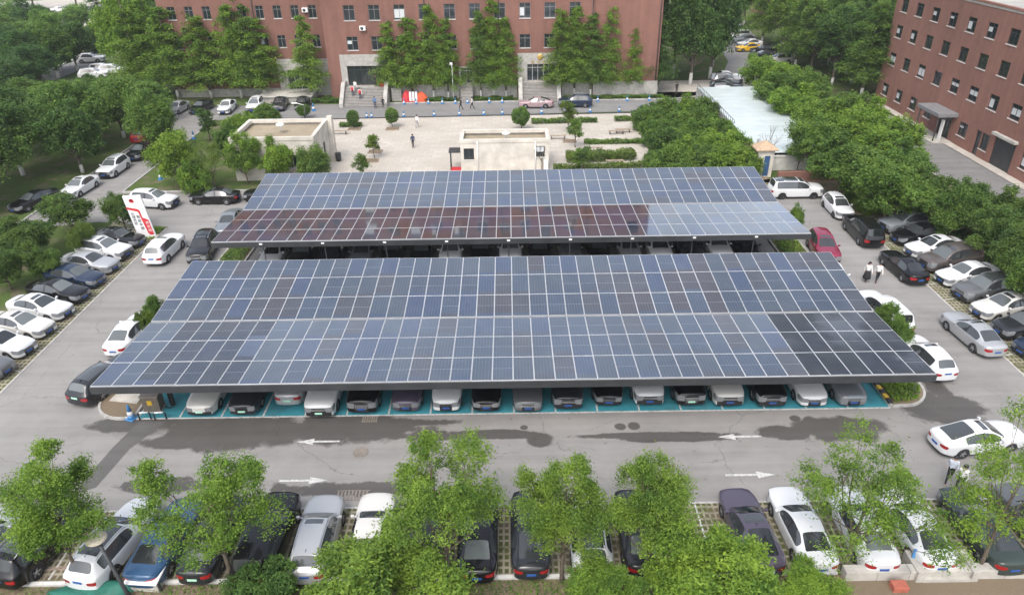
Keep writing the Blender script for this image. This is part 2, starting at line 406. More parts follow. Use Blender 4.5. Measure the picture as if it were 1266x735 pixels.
for a,b,yy in ((420,367,545),(345,405,594),(941,887,539),(897,959,587)):
    xa,Y=G(a,yy); xb,_=G(b,yy); arrow('lane_arrow',xa,xb,Y)
structure('asphalt_repair_strip', MB().sheet([G(205,521),G(172,521),G(140,552),G(88,612),G(119,602),G(160,555)],.004), M['patch'])
for (x,y,r) in ((446,559,.42),):
    X,Y=G(x,y)
    o=MB().lathe([(r,0),(r,.012),(r*.93,.014),(r*.9,.008),(0.01,.010)],28).build('manhole_cover',M['iron']); o.location=(X,Y,.002)
    tag(o,'round iron manhole cover in the lane below the wet patch','manhole cover')
X,Y=G(436,612)
m=MB()
for i in range(9): m.box(-.8+.18*i,-.70+.18*i,-.32,.32,0,.02)
m.box(-.85,.85,-.36,-.32,0,.022).box(-.85,.85,.32,.36,0,.022)
o=m.build('drain_grate',M['iron']); o.location=(X,Y,.002); tag(o,'rusty drain grate at the front edge of the near parking bays','drain')
X,Y=G(457,518)
m=MB()
for i in range(7): m.box(-.42+.13*i,-.34+.13*i,-.2,.2,0,.02)
m.box(-.46,.46,-.24,-.2,0,.022).box(-.46,.46,.2,.24,0,.022)
o=m.build('drain_grate',M['iron']); o.location=(X,Y,.002); tag(o,'small drain grate in front of the black minivan under the front canopy','drain')

# ------------------------------------------------------------------ solar car ports
PW,PL=1.15,2.44
def panel_mat():
    m=NT('solar_cells'); uv=m.n('ShaderNodeTexCoord').outputs['UV']; su=m.n('ShaderNodeSeparateXYZ'); m.l(uv,su.inputs[0])
    p=m.pos(); sp=m.n('ShaderNodeSeparateXYZ'); m.l(p,sp.inputs[0])
    ix=m.math('FLOOR',m.math('DIVIDE',m.math('ADD',sp.outputs[0],23.0),PW)); iy=m.math('FLOOR',m.math('DIVIDE',m.math('SUBTRACT',sp.outputs[1],30.0),PL))
    cb=m.n('ShaderNodeCombineXYZ'); m.l(ix,cb.inputs[0]); m.l(iy,cb.inputs[1])
    wn=m.n('ShaderNodeTexWhiteNoise',noise_dimensions='2D'); m.l(cb.outputs[0],wn.inputs['Vector'])
    grp=m.noise(cb.outputs[0],.17,2,.5)
    t=m.math('ADD',m.math('MULTIPLY',wn.outputs['Value'],.55),m.math('MULTIPLY',grp,.75))
    cr=m.n('ShaderNodeValToRGB'); m.l(t,cr.inputs[0]); e=cr.color_ramp
    e.interpolation='CONSTANT'
    stops=[(0,(.011,.027,.050)),(.34,(.007,.022,.064)),(.50,(.015,.028,.046)),(.60,(.010,.026,.054)),(.74,(.017,.017,.026)),(.82,(.009,.020,.044)),(.92,(.018,.012,.016))]
    e.elements[0].color=c4(stops[0][1]); e.elements[1].position=stops[1][0]; e.elements[1].color=c4(stops[1][1])
    for q,c in stops[2:]:
        el=e.elements.new(q); el.color=c4(c)
    # dark reflections painted into the panel colour and gloss, right corner and left patch
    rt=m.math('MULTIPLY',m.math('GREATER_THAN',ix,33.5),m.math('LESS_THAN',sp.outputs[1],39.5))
    lf_refl=m.math('MULTIPLY',m.math('MULTIPLY',m.math('GREATER_THAN',ix,1.5),m.math('LESS_THAN',ix,6.5)),m.math('MULTIPLY',m.math('LESS_THAN',sp.outputs[1],39.5),m.math('GREATER_THAN',wn.outputs['Value'],.25)))
    c=m.mix(m.math('MULTIPLY',rt,.85),cr.outputs[0],(.006,.007,.010,1)); c=m.mix(m.math('MULTIPLY',lf_refl,.45),c,(.012,.011,.016,1))
    # thin cell lines: columns of cells, and the half-cut gap across the middle
    fu=m.math('ABSOLUTE',m.math('SUBTRACT',m.math('FRACT',m.math('MULTIPLY',su.outputs[0],6.0)),.5))
    fv=m.math('ABSOLUTE',m.math('SUBTRACT',m.math('FRACT',m.math('MULTIPLY',su.outputs[1],12.0)),.5))
    ln=m.math('MAXIMUM',m.math('MULTIPLY',m.math('GREATER_THAN',fu,.46),.55),m.math('MULTIPLY',m.math('GREATER_THAN',fv,.47),.35))
    mid=m.math('LESS_THAN',m.math('ABSOLUTE',m.math('SUBTRACT',su.outputs[1],.5)),.0075)
    ln=m.math('MAXIMUM',ln,m.math('MULTIPLY',mid,m.math('GREATER_THAN',wn.outputs['Value'],.42)))
    c=m.mix(m.math('MULTIPLY',ln,.30),c,(.46,.50,.55,1))
    du=m.noise(p,.8,5,.65); c=m.mix(m.math('MULTIPLY',m.ramp(du,.4,.75),.05),c,(.36,.37,.36,1))
    m.col(c); ar=m.math('MAXIMUM',m.math('MULTIPLY',rt,m.ramp(m.noise(p,.25,3,.6),.30,.5)),m.math('MULTIPLY',lf_refl,.55)); m.set(rough=m.math('ADD',.10,m.math('MULTIPLY',ar,.25)),spec=m.math('SUBTRACT',.60,m.math('MULTIPLY',ar,.35)),coat=m.math('SUBTRACT',1.0,m.math('MULTIPLY',ar,.75)),coatr=.04); m.b.inputs['Coat IOR'].default_value=1.9; return m.mat  # gloss lowered where the dark reflections are painted in
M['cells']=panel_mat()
def panel_geo(mb, Mx, uvs):
    w,l,r=PW/2-.011,PL/2-.011,.019
    P=lambda x,y,z: Mx@Vector((x,y,z))
    b=len(mb.v)
    mb.add([P(-w+r,-l+r,.032),P(w-r,-l+r,.032),P(w-r,l-r,.032),P(-w+r,l-r,.032)],[(0,1,2,3)],0)
    uvs.append((0,0));uvs.append((1,0));uvs.append((1,1));uvs.append((0,1))
    for x0,x1,y0,y1 in ((-w,w,-l,-l+r),(-w,w,l-r,l),(-w,-w+r,-l+r,l-r),(w-r,w,-l+r,l-r)):
        mb.box(x0,x1,y0,y1,0,.036,1,Mx)
        uvs += [(0,0)]*24
def panel_mesh(mats):
    mb=MB(); uvs=[]
    for Mx in mats: panel_geo(mb,Mx,uvs)
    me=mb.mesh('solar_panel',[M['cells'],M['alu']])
    ul=me.uv_layers.new(name='UVMap'); ul.data.foreach_set('uv',[c for q in uvs for c in q]); return me
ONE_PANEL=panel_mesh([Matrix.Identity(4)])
def carport(name,label,y_front,z_front,z_mid,z_back,lamps,cols=40,x0=-23.0):
    root=empty(name,(0,(y_front+3*PL),0),0,label,'solar canopy','solar canopies over the parking bays')
    oy=y_front+3*PL
    rail=MB(); singles=[]; rest=[]
    for half in (0,1):
        za,zb=(z_front,z_mid) if half==0 else (z_mid,z_back)
        ya=y_front+half*(3*PL+.16); dz=(zb-za)/(3*PL); ang=math.atan(dz)
        for rI in range(3):
            for cI in range(cols):
                yc=ya+(rI+.5)*PL*math.cos(ang); zc=za+dz*(yc-ya)
                wob=.012*math.sin(cI*.9+rI*2+half*4)+random.uniform(-.008,.008)
                Mx=Matrix.Translation((x0+PW*(cI+.5),yc-oy,zc+.012*math.sin(cI*.55+half*2)))@Matrix.Rotation(ang+random.uniform(-.006,.006),4,'X')@Matrix.Rotation(wob*.5,4,'Y')@Matrix.Rotation(random.uniform(-.0015,.0015),4,'Z')
                k=half*3+rI
                (singles if len(singles)<100 and (k<2 or (k==2 and cI%2==0)) else rest).append(Mx)
        # pale rails under the joints show as light lines between panels
        for cI in range(cols+1):
            x=x0+PW*cI; L=3*PL*math.cos(ang)
            rail.box(x-.012,x+.012,0,3*PL,-.06,-.004,0,Matrix.Translation((0,ya-oy,za))@Matrix.Rotation(ang,4,'X'))
        for rI in range(4):
            y=rI*PL-(.03 if rI==3 else 0)+(.03 if rI==0 else 0)
            rail.box(x0,x0+PW*cols,y-.03,y+.03,-.064,-.008,0,Matrix.Translation((0,ya-oy,za))@Matrix.Rotation(ang,4,'X'))
    for Mx in singles:
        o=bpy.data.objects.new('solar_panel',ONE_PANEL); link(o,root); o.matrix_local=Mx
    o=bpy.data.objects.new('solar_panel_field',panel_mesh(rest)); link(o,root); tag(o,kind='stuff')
    rail.build('panel_rails',M['alu'],root)
    xa,xb=x0,x0+PW*cols
    yF=y_front-oy; yB=6*PL+.1-3*PL
    MB().box(xa-.02,xb+.02,yF-.10,yF-.02,z_front-.44,z_front-.02).box(xa-.02,xb+.02,yF-.02,yF+.22,z_front-.44,z_front-.38).build('fascia',M['steel'],root)
    MB().box(xa,xb,yB+.02,yB+.09,z_back-.25,z_back-.02).build('rear_fascia',M['steel'],root)
    # steel frame: gutter beam, raking arms on a row of posts
    MB().box(xa,xb,-.22,.22,z_mid-.42,z_mid-.18).build('gutter_beam',M['steel'],root)
    n=10
    for i in range(n):
        x=xa+1.6+(xb-xa-3.2)*i/(n-1)
        c=MB().bbox(x-.16,x+.16,-.16,.16,0,z_mid-.42,.02).box(x-.25,x+.25,-.25,.25,0,.03).build('column',M['steel'],root)
        a=MB()
        for (ye,ze) in ((yF+.1,z_front-.10),(yB-.1,z_back-.10)):
            a.tube([(x,0,z_mid-.30),(x,ye,ze-.16)],[.15,.09],6)
        a.build('rafter',M['steel'],c)
    p=MB()
    for fy in (.25,.5,.75):
        p.box(xa,xb,yF*fy-.04,yF*fy+.04,z_mid+(z_front-z_mid)*fy-.17,z_mid+(z_front-z_mid)*fy-.08)
        p.box(xa,xb,yB*fy-.04,yB*fy+.04,z_mid+(z_back-z_mid)*fy-.17,z_mid+(z_back-z_mid)*fy-.08)
    p.build('purlins',M['galv'],root)
    if lamps:
        for k in range(9):
            x=-19.2+4.75*k
            c=MB().tube([(x,yF+.35,0),(x,yF+.35,z_front-.1)],.045,8).build('front_post',M['steel'],root)
            MB().bbox(x-.12,x+.12,yF-.14,yF-.0,z_front-.22,z_front-.10,.015).build('eave_lamp',M['white'],root)
    return root
ZF,ZM,ZB=3.35,2.92,3.55
YF1=G(630,470,ZF)[1]; YF2=G(633,294,ZF)[1]
carport('solar_carport','front carport canopy of blue solar panels above teal charging bays',YF1,ZF,ZM,ZB,False)
carport('solar_carport','rear carport canopy of solar panels with dark front slope near the plaza',YF2,ZF,ZM,ZB,True)
# far road and pale yards at the upper left
mb=MB()
pa=[(60,102),(140,70),(215,42),(215,30),(140,56),(50,92)]
mb.sheet([G(*p) for p in pa],-.012)
structure('far_road', mb, M['asphalt2'])
structure('far_kerb', kerb([G(50,91),G(140,55),G(215,29)],.5,.15), M['pale_concrete'])
structure('far_yard', MB().sheet([G(-40,52),G(30,45),G(0,82),G(-60,85)],-.012).sheet([G(20,22),G(110,10),G(150,25),G(95,38)],-.012).sheet([G(-40,6),G(260,-12),G(260,2),G(-40,18)],-.012), M['plaza'])
# ------------------------------------------------------------------ cars
def interp(x,pts):
    pts=sorted(pts)
    if x<=pts[0][0]: return pts[0][1]
    for (a,va),(b,vb) in zip(pts[:-1],pts[1:]):
        if x<=b: return va+(vb-va)*(x-a)/(b-a)
    return pts[-1][1]
KIND={}
KIND['sedan']=dict(L=4.75,r=.335,xf=1.42,xr=-1.36,cowl=1.02,wst=.22,rwt=-1.0,rwb=-1.78,bp=(-.36,-.27),cg=-1.42,
  top=[(2.37,.84),(2.30,.89),(1.9,.945),(1.02,1.00),(.22,1.39),(-.35,1.465),(-1.0,1.39),(-1.78,1.07),(-2.2,1.05),(-2.38,.99)],
  belt=[(2.37,.78),(1.9,.84),(1.02,.90),(-1.0,.95),(-2.2,.93),(-2.38,.90)],
  wr=[(2.37,.58),(2.2,.69),(1.9,.72),(1.02,.74),(.22,.61),(-.35,.60),(-1.0,.575),(-1.78,.67),(-2.2,.68),(-2.38,.62)],
  w=[(2.37,.70),(2.29,.79),(2.05,.86),(1.6,.89),(0,.905),(-1.6,.90),(-2.05,.86),(-2.27,.77),(-2.38,.68)])
KIND['fastback']=dict(KIND['sedan'],L=4.8,rwt=-.70,rwb=-1.98,cg=-1.30,
  top=[(2.40,.82),(2.32,.87),(1.9,.93),(1.05,.97),(.25,1.37),(-.30,1.435),(-.70,1.40),(-1.98,1.08),(-2.25,1.05),(-2.40,.98)],
  wr=[(2.40,.58),(2.2,.69),(1.9,.72),(1.05,.74),(.25,.60),(-.30,.59),(-.70,.575),(-1.98,.63),(-2.25,.66),(-2.40,.60)],cowl=1.05,wst=.25)
KIND['hatch']=dict(L=4.25,r=.32,xf=1.30,xr=-1.28,cowl=.98,wst=.22,rwt=-1.62,rwb=-1.98,bp=(-.38,-.29),cg=-1.55,
  top=[(2.12,.90),(2.05,.95),(1.7,.985),(.98,1.03),(.22,1.43),(-.35,1.51),(-1.1,1.49),(-1.62,1.43),(-1.98,1.05),(-2.08,.98),(-2.13,.94)],
  belt=[(2.12,.83),(1.7,.88),(.98,.92),(-1.2,.99),(-2.13,.92)],
  wr=[(2.12,.50),(2.0,.64),(1.6,.70),(.98,.72),(.22,.60),(-.35,.59),(-1.62,.55),(-1.98,.64),(-2.13,.60)],
  w=[(2.12,.69),(2.04,.77),(1.8,.82),(1.4,.875),(0,.89),(-1.5,.885),(-1.9,.83),(-2.06,.76),(-2.13,.69)])
KIND['suv']=dict(L=4.65,r=.37,xf=1.38,xr=-1.34,cowl=1.02,wst=.30,rwt=-1.86,rwb=-2.14,bp=(-.34,-.24),cg=-1.74,
  top=[(2.32,.99),(2.25,1.05),(1.9,1.09),(1.02,1.13),(.30,1.56),(-.30,1.655),(-1.2,1.64),(-1.86,1.57),(-2.14,1.16),(-2.26,1.06),(-2.33,1.0)],
  belt=[(2.32,.90),(1.9,.98),(1.02,1.04),(-1.2,1.09),(-2.33,1.03)],
  wr=[(2.32,.56),(2.2,.70),(1.8,.76),(1.02,.77),(.30,.645),(-.30,.635),(-1.86,.60),(-2.14,.70),(-2.33,.66)],
  w=[(2.32,.76),(2.25,.84),(2.0,.89),(1.6,.925),(0,.935),(-1.6,.93),(-2.0,.89),(-2.24,.83),(-2.33,.76)])
KIND['wagon']=dict(KIND['suv'],L=4.9,r=.35,xf=1.46,xr=-1.42,cowl=1.0,wst=.26,rwt=-1.95,rwb=-2.28,cg=-1.85,
  top=[(2.45,.86),(2.37,.92),(2.0,.98),(1.0,1.04),(.26,1.46),(-.35,1.55),(-1.3,1.54),(-1.95,1.47),(-2.28,1.12),(-2.38,1.02),(-2.45,.96)],
  belt=[(2.45,.79),(1.9,.88),(1.0,.96),(-1.3,1.02),(-2.45,.98)],
  wr=[(2.45,.56),(2.3,.70),(1.9,.75),(1.0,.77),(.26,.64),(-.35,.63),(-1.95,.60),(-2.28,.68),(-2.45,.64)],
  w=[(2.45,.68),(2.35,.78),(2.1,.87),(1.7,.92),(0,.93),(-1.7,.925),(-2.1,.89),(-2.36,.82),(-2.45,.75)])
KIND['minivan']=dict(L=5.05,r=.36,xf=1.55,xr=-1.52,cowl=1.30,wst=.58,rwt=-2.25,rwb=-2.42,bp=(-.10,.0),cg=-2.12,
  top=[(2.50,1.02),(2.42,1.09),(2.1,1.13),(1.30,1.18),(.58,1.68),(-.1,1.80),(-1.4,1.81),(-2.25,1.75),(-2.42,1.18),(-2.48,1.06),(-2.53,1.0)],
  belt=[(2.50,.93),(2.1,1.0),(1.30,1.06),(-1.4,1.10),(-2.53,1.06)],
  wr=[(2.50,.60),(2.4,.72),(2.0,.78),(1.30,.79),(.58,.71),(-.1,.70),(-2.25,.67),(-2.42,.74),(-2.53,.70)],
  w=[(2.50,.79),(2.42,.86),(2.2,.90),(1.8,.93),(0,.94),(-1.8,.94),(-2.25,.91),(-2.46,.86),(-2.53,.80)])
def car_shell(k):
    """cross sections along the car joined to one cage, then smoothed"""
    d=KIND[k]; r=d['r']; xf,xr=d['xf'],d['xr']; ar=r+.05
    xs=[p[0] for p in d['top']]+[d['cowl'],d['wst'],d['rwt'],d['rwb'],d['bp'][0],d['bp'][1],d['cg'],.62*d['cowl']+.38*d['wst']]
    for c in (xf,xr): xs += [c-ar-.04,c-ar*.86,c-ar*.45,c+ar*.45,c+ar*.86,c+ar+.04]
    xs=sorted(set(round(x,3) for x in xs),reverse=True)
    keep=[xs[0]]
    prot=set(round(d[q],3) for q in ('cowl','wst','rwt','rwb','cg'))|set(round(b,3) for b in d['bp'])|{xs[-1]}
    for x in xs[1:]:
        if keep[-1]-x<.055 and x not in prot:
            continue
        if keep[-1]-x<.055 and keep[-1] not in prot and len(keep)>1: keep.pop()
        keep.append(x)
    xs=keep; L2=d['top'][0][0]
    def section(x):
        w=interp(x,d['w']); top=interp(x,d['top']); belt=min(interp(x,d['belt']),top-.07); wr=min(interp(x,d['wr']),w*.94)
        t=abs(x)/L2
        zb=.17+(.06 if x>L2-.25 else 0)+(.10 if x<-L2+.25 else 0)
        if k in('suv','minivan'): zb+=.04
        za=zb+.05
        for c in (xf,xr):
            u=abs(x-c)
            if u<ar: za=max(za,r+math.sqrt(max(0,ar*ar-u*u))*.98)
        mid=zb+(belt-zb)*.58; 
        if x>L2-.3: mid=zb+(belt-zb)*.47
        mid=max(mid,za+.035)
        b2=max(belt-.06,mid+.03); belt=max(belt,b2+.03); top=max(top,belt+.05)
        crown=.035
        H=[(0,zb),(.45*w,zb),(.84*w,zb),(.975*w,za),(w,mid),(.99*w,b2),(.955*w,belt),(wr,top-.045),(.87*wr,top-.008),(.45*wr,top+crown*.75),(0,top+crown)]
        return H
    S=[section(x) for x in xs]; NH=11
    V=[];idx={}
    for i,x in enumerate(xs):
        for j,(y,z) in enumerate(S[i]):
            for s in ((1,) if j in (0,NH-1) else (1,-1)):
                idx[i,j,s]=len(V); V.append((x,s*y,z))
            if j in (0,NH-1): idx[i,j,-1]=idx[i,j,1]
    F=[];MI=[]
    isx=lambda a,b,lo,hi: a<=hi+1e-6 and b>=lo-1e-6
    for i in range(len(xs)-1):
        a,b=xs[i],xs[i+1]
        for j in range(NH-1):
            mi=0
            if j<2: mi=1
            elif j==2: mi=1
            elif j==3 and k in('suv',): mi=0
            if j>=8 and isx(a,b,d['wst'],d['cowl']): mi=2
            if j>=8 and isx(a,b,d['rwb'],d['rwt']): mi=3
            if j==6 and isx(a,b,d['cg'],.62*d['cowl']+.38*d['wst']):
                mi=1 if isx(a,b,*d['bp']) else 4
            if j in(4,5) and a>L2-.22 and b>L2-.50: mi=5
            if j in(4,) and b<-L2+.02 and a<-L2+.30: mi=6
            for s in (1,-1):
                q=[idx[i,j,s],idx[i,j+1,s],idx[i+1,j+1,s],idx[i+1,j,s]]
                if s<0: q.reverse()
                F.append(q); MI.append(mi)
    # nose and tail caps: three columns on each side
    for end in (0,len(xs)-1):
        x=xs[end]; sg=1 if end==0 else -1
        rows=[]
        for j in range(2,9):
            def pt(y,z,f):
                V.append((x+sg*.07*f*(1 if 3<=j<=6 else .6),y,z)); return len(V)-1
            y,z=S[end][j]
            if j==2: half=[idx[end,0,1],idx[end,1,1],idx[end,2,1]]; neg=[idx[end,1,-1],idx[end,2,-1]]
            elif j==8: half=[idx[end,10,1],idx[end,9,1],idx[end,8,1]]; neg=[idx[end,9,-1],idx[end,8,-1]]
            else:
                half=[pt(0,z,1.0),pt(y*.52,z,.75),idx[end,j,1]]; neg=[pt(-y*.52,z,.75),idx[end,j,-1]]
            rows.append([neg[1],neg[0],half[0],half[1],half[2]])
        for rI in range(len(rows)-1):
            for c in range(4):
                j=rI+2; inner=c in(1,2); mi=0
                if sg>0:
                    if j==2: mi=1
                    if j==3 and (inner or k in('suv','fastback')): mi=8
                    if j in(4,5) and not inner: mi=5
                    if inner and (j==4 and k!='fastback' or j==5 and k in('suv','minivan')): mi=8
                else:
                    if j==2: mi=1
                    if j==4 and not inner: mi=6
                q=[rows[rI][c],rows[rI][c+1],rows[rI+1][c+1],rows[rI+1][c]]
                if sg<0: q.reverse()
                F.append(q); MI.append(mi)
    me=bpy.data.meshes.new('shell'); me.from_pydata(V,[],F)
    me.polygons.foreach_set('material_index',MI); me.polygons.foreach_set('use_smooth',[True]*len(F))
    for _ in range(9): me.materials.append(M['black'])
    me.update()
    bm=bmesh.new(); bm.from_mesh(me); bmesh.ops.recalc_face_normals(bm,faces=bm.faces)
    cl=bm.edges.layers.float.new('crease_edge') if bm.edges.layers.float.get('crease_edge') is None else bm.edges.layers.float.get('crease_edge')
    for e in bm.edges:
        fs=e.link_faces
        if len(fs)==2 and fs[0].material_index!=fs[1].material_index: e[cl]=.75
        elif len(fs)==2 and fs[0].normal.angle(fs[1].normal,0)>R(50): e[cl]=.35
    for e in bm.edges:   # character line along the belt
        a,b=e.verts
        if abs(a.co.z-b.co.z)<.12 and abs(a.co.x-b.co.x)>.02:
            for s in (0,): pass
    bm.to_mesh(me); bm.free()
    o=bpy.data.objects.new('tmp',me); COL.objects.link(o)
    md=o.modifiers.new('s','SUBSURF'); md.levels=2; md.render_levels=2
    dg=bpy.context.evaluated_depsgraph_get(); ev=o.evaluated_get(dg); res=bpy.data.meshes.new_from_object(ev)
    bpy.data.objects.remove(o); return res
def pick(me,test,name,mats,keepmat=False):
    n=len(me.polygons)
    sel=[p for p in me.polygons if test(p)]
    if not sel: return None
    ids={};V=[];F=[];MI=[]
    for p in sel:
        f=[]
        for v in p.vertices:
            if v not in ids: ids[v]=len(V); V.append(tuple(me.vertices[v].co))
            f.append(ids[v])
        F.append(f); MI.append(p.material_index if keepmat else 0)
    m2=bpy.data.meshes.new(name); m2.from_pydata(V,[],F)
    for m in mats: m2.materials.append(m)
    m2.polygons.foreach_set('use_smooth',[True]*len(F)); m2.polygons.foreach_set('material_index',MI); m2.update(); return m2
def wheel_meshes(r,dark):
    t=MB(); w=.11
    Mx=Matrix.Rotation(R(90),4,'X')
    t.lathe([(r*.62,-w),(r*.93,-w),(r,-w*.7),(r,w*.7),(r*.93,w),(r*.62,w),(r*.60,w*.5),(r*.60,-w*.5)],26,0,Mx)
    rm=MB(); rm.lathe([(.05,w*.35),(r*.60,w*.30),(r*.66,w*.93),(r*.60,w*.95),(r*.55,w*.55),(.05,w*.6)],26,1,Mx)
    for i in range(5):
        a=2*math.pi*i/5
        rm.box(.03,r*.60,-.034,.034,w*.55,w*.88,0,Mx@Matrix.Rotation(a,4,'Z'))
    rm.lathe([(.06,w*.5),(.06,w*.95),(.03,w*.98)],12,0,Mx)
    return t.mesh('tyre',M['rubber']), rm.mesh('rim',[M['darkrim'] if dark else M['rim'],M['black']])
TEMPL={}
def car_template(k,roof='plain',rails=False,ev=False,darkrim=False):
    key=(k,roof,rails,ev,darkrim)
    if key in TEMPL: return TEMPL[key]
    d=KIND[k]
    base=('shell',k)
    if base not in TEMPL: TEMPL[base]=car_shell(k)
    me=TEMPL[base]
    bk=('parts',k)
    if bk not in TEMPL:
        c=lambda p:p.center
        TEMPL[bk]=dict(
          body=pick(me,lambda p:p.material_index in(0,1),'body',[M['paint'],M['black']],True),
          windshield=pick(me,lambda p:p.material_index==2,'windshield',[M['windscreen']]),
          rear_window=pick(me,lambda p:p.material_index==3,'rear_window',[M['windscreen']]),
          sl=pick(me,lambda p:p.material_index==4 and p.center.y>0,'side_window',[M['carglass']]),
          sr=pick(me,lambda p:p.material_index==4 and p.center.y<0,'side_window',[M['carglass']]),
          hl=pick(me,lambda p:p.material_index==5 and p.center.y>0,'headlight',[M['lamp']]),
          hr=pick(me,lambda p:p.material_index==5 and p.center.y<0,'headlight',[M['lamp']]),
          tl=pick(me,lambda p:p.material_index==6 and p.center.y>0,'taillight',[M['tail']]),
          tr=pick(me,lambda p:p.material_index==6 and p.center.y<0,'taillight',[M['tail']]),
          grille=pick(me,lambda p:p.material_index==8,'grille',[M['black']]))
        TEMPL[bk]['tyre'],TEMPL[bk]['rim']=wheel_meshes(d['r'],False)
        _,TEMPL[bk]['rimd']=wheel_meshes(d['r'],True)
    P=TEMPL[bk]
    root=bpy.data.objects.new('parked_car',None); COL.objects.link(root)
    def part(nm,mesh):
        if mesh is None: return None
        return link(bpy.data.objects.new(nm,mesh),root)
    part('body',P['body'])
    for nm,q in (('windshield','windshield'),('rear_window','rear_window'),('side_window','sl'),('side_window','sr'),('headlight','hl'),('headlight','hr'),('taillight','tl'),('taillight','tr'),('grille','grille')): part(nm,P[q])
    for x in (d['xf'],d['xr']):
        for s in (1,-1):
            o=part('wheel',P['tyre']); o.location=(x,s*(interp(x,d['w'])-.105),d['r']); o.rotation_euler=(0,0,0 if s<0 else math.pi)
            link(bpy.data.objects.new('rim',P['rimd' if darkrim else 'rim']),o)
    # mirrors, plates, handles
    xm=d['cowl']*.62+d['wst']*.38; ym=interp(xm,d['w']); zm=interp(xm,d['belt'])+.10
    for s in (1,-1):
        y0,y1=sorted((s*(ym-.03),s*(ym+.14)))
        m=MB().bbox(xm-.07,xm+.06,y0,y1,zm-.07,zm+.07,.035); y2,y3=sorted((s*(ym-.12),s*(ym)))
        m.box(xm-.03,xm+.03,y2,y3,zm-.06,zm-.02)
        m.build('mirror',M['paint'],root)
    zp=.46 if k not in('suv','minivan') else .52
    pm=M['plate_green'] if ev else M['plate_blue']; xt=d['top'][0][0]
    MB().bbox(xt+.062,xt+.085,-.21,.21,zp-.06,zp+.06,.008).build('license_plate',pm,root)
    zr=.62 if k in('sedan','fastback') else .80
    MB().bbox(-xt-.088,-xt-.06,-.21,.21,zr-.06,zr+.06,.008).build('license_plate',pm,root)
    nb={'minivan':4,'suv':2,'sedan':2,'wagon':3,'hatch':1}.get(k,0)
    if nb:
        q=MB(); zc=.66 if k in('sedan','hatch') else .80
        for i in range(nb): q.bbox(xt+.045,xt+.078,-.42+.03*i,.42-.03*i,zc-.085*i-.014,zc-.085*i+.014,.006)
        q.build('grille_bar',M['chrome'],root)
    zt=lambda x: interp(x,d['top'])+.028
    def roof_sheet(name,x0,x1,hw,mat):
        m=MB(); n=8; vs=[];fs=[]
        src=P['body']
        bvh=None
        from mathutils.bvhtree import BVHTree
        bvh=BVHTree.FromPolygons([v.co for v in src.vertices],[p.vertices for p in src.polygons])
        for i in range(n+1):
            for j in range(n+1):
                x=x0+(x1-x0)*i/n; y=-hw+2*hw*j/n
                hit=bvh.ray_cast(Vector((x,y,3)),Vector((0,0,-1)))
                z=(hit[0].z if hit[0] else zt(x))+.006
                vs.append((x,y,z))
        for i in range(n):
            for j in range(n): fs.append((i*(n+1)+j,(i+1)*(n+1)+j,(i+1)*(n+1)+j+1,i*(n+1)+j+1))
        m.add(vs,fs,0,True); o=m.build(name,mat,root)
        if o.data.polygons[0].normal.z<0: o.data.flip_normals()
    hw=interp((d['wst']+d['rwt'])/2,d['wr'])
    if roof=='sunroof': roof_sheet('sunroof',d['wst']-.42,d['wst']-.10,hw*.66,M['carglass'])
    if roof=='pano': roof_sheet('glass_roof',d['rwt']+.32,d['wst']-.10,hw*.78,M['carglass'])
    if roof=='black': roof_sheet('black_roof',d['rwt']+.04,d['wst']-.04,hw*.88,M['carglass'])
    if rails:
        for s in (1,-1):
            pts=[]
            for i in range(9):
                x=d['wst']-.10+(d['rwt']+.15-d['wst']+.10)*i/8
                pts.append((x,s*(interp(x,d['wr'])*.93),interp(x,d['top'])+(.035 if 0<i<8 else -.01)))
            MB().tube(pts,.020,6).build('roof_rail',M['galv'],root)
    MB().tube([(d['rwt']+.25,0,interp(d['rwt']+.25,d['top'])+.02),(d['rwt']+.14,0,interp(d['rwt']+.2,d['top'])+.10)],[.05,.02],6).build('antenna',M['paint'],root)
    TEMPL[key]=root; return root
PAL=dict(white=(.63,.64,.645,1),pearl=(.58,.57,.54,1),black=(.006,.006,.007,1),char=(.022,.024,.028,.9),grey=(.13,.135,.14,.75),silver=(.42,.43,.44,.6),
  maroon=(.22,.018,.05,.9),purple=(.085,.072,.105,.8),blue=(.035,.085,.17,.85),navy=(.018,.03,.06,.9),pink=(.40,.29,.30,.7),brown=(.10,.085,.08,.8),
  yellow=(.70,.42,.02,1),slate=(.20,.22,.24,.7),red=(.35,.02,.03,1),darkgreen=(.04,.055,.05,.9))
def car(k,colr,x,y,hd,label,group=None,cat='car',z=0.0,**kw):
    t=car_template(k,**kw); c=copy_tree(t)
    c.name='parked_car'; c.location=(x,y,z); c.rotation_euler=(0,0,R(hd))
    tag(c,label,cat,group)
    for ch in c.children: ch.color=PAL[colr]
    return c

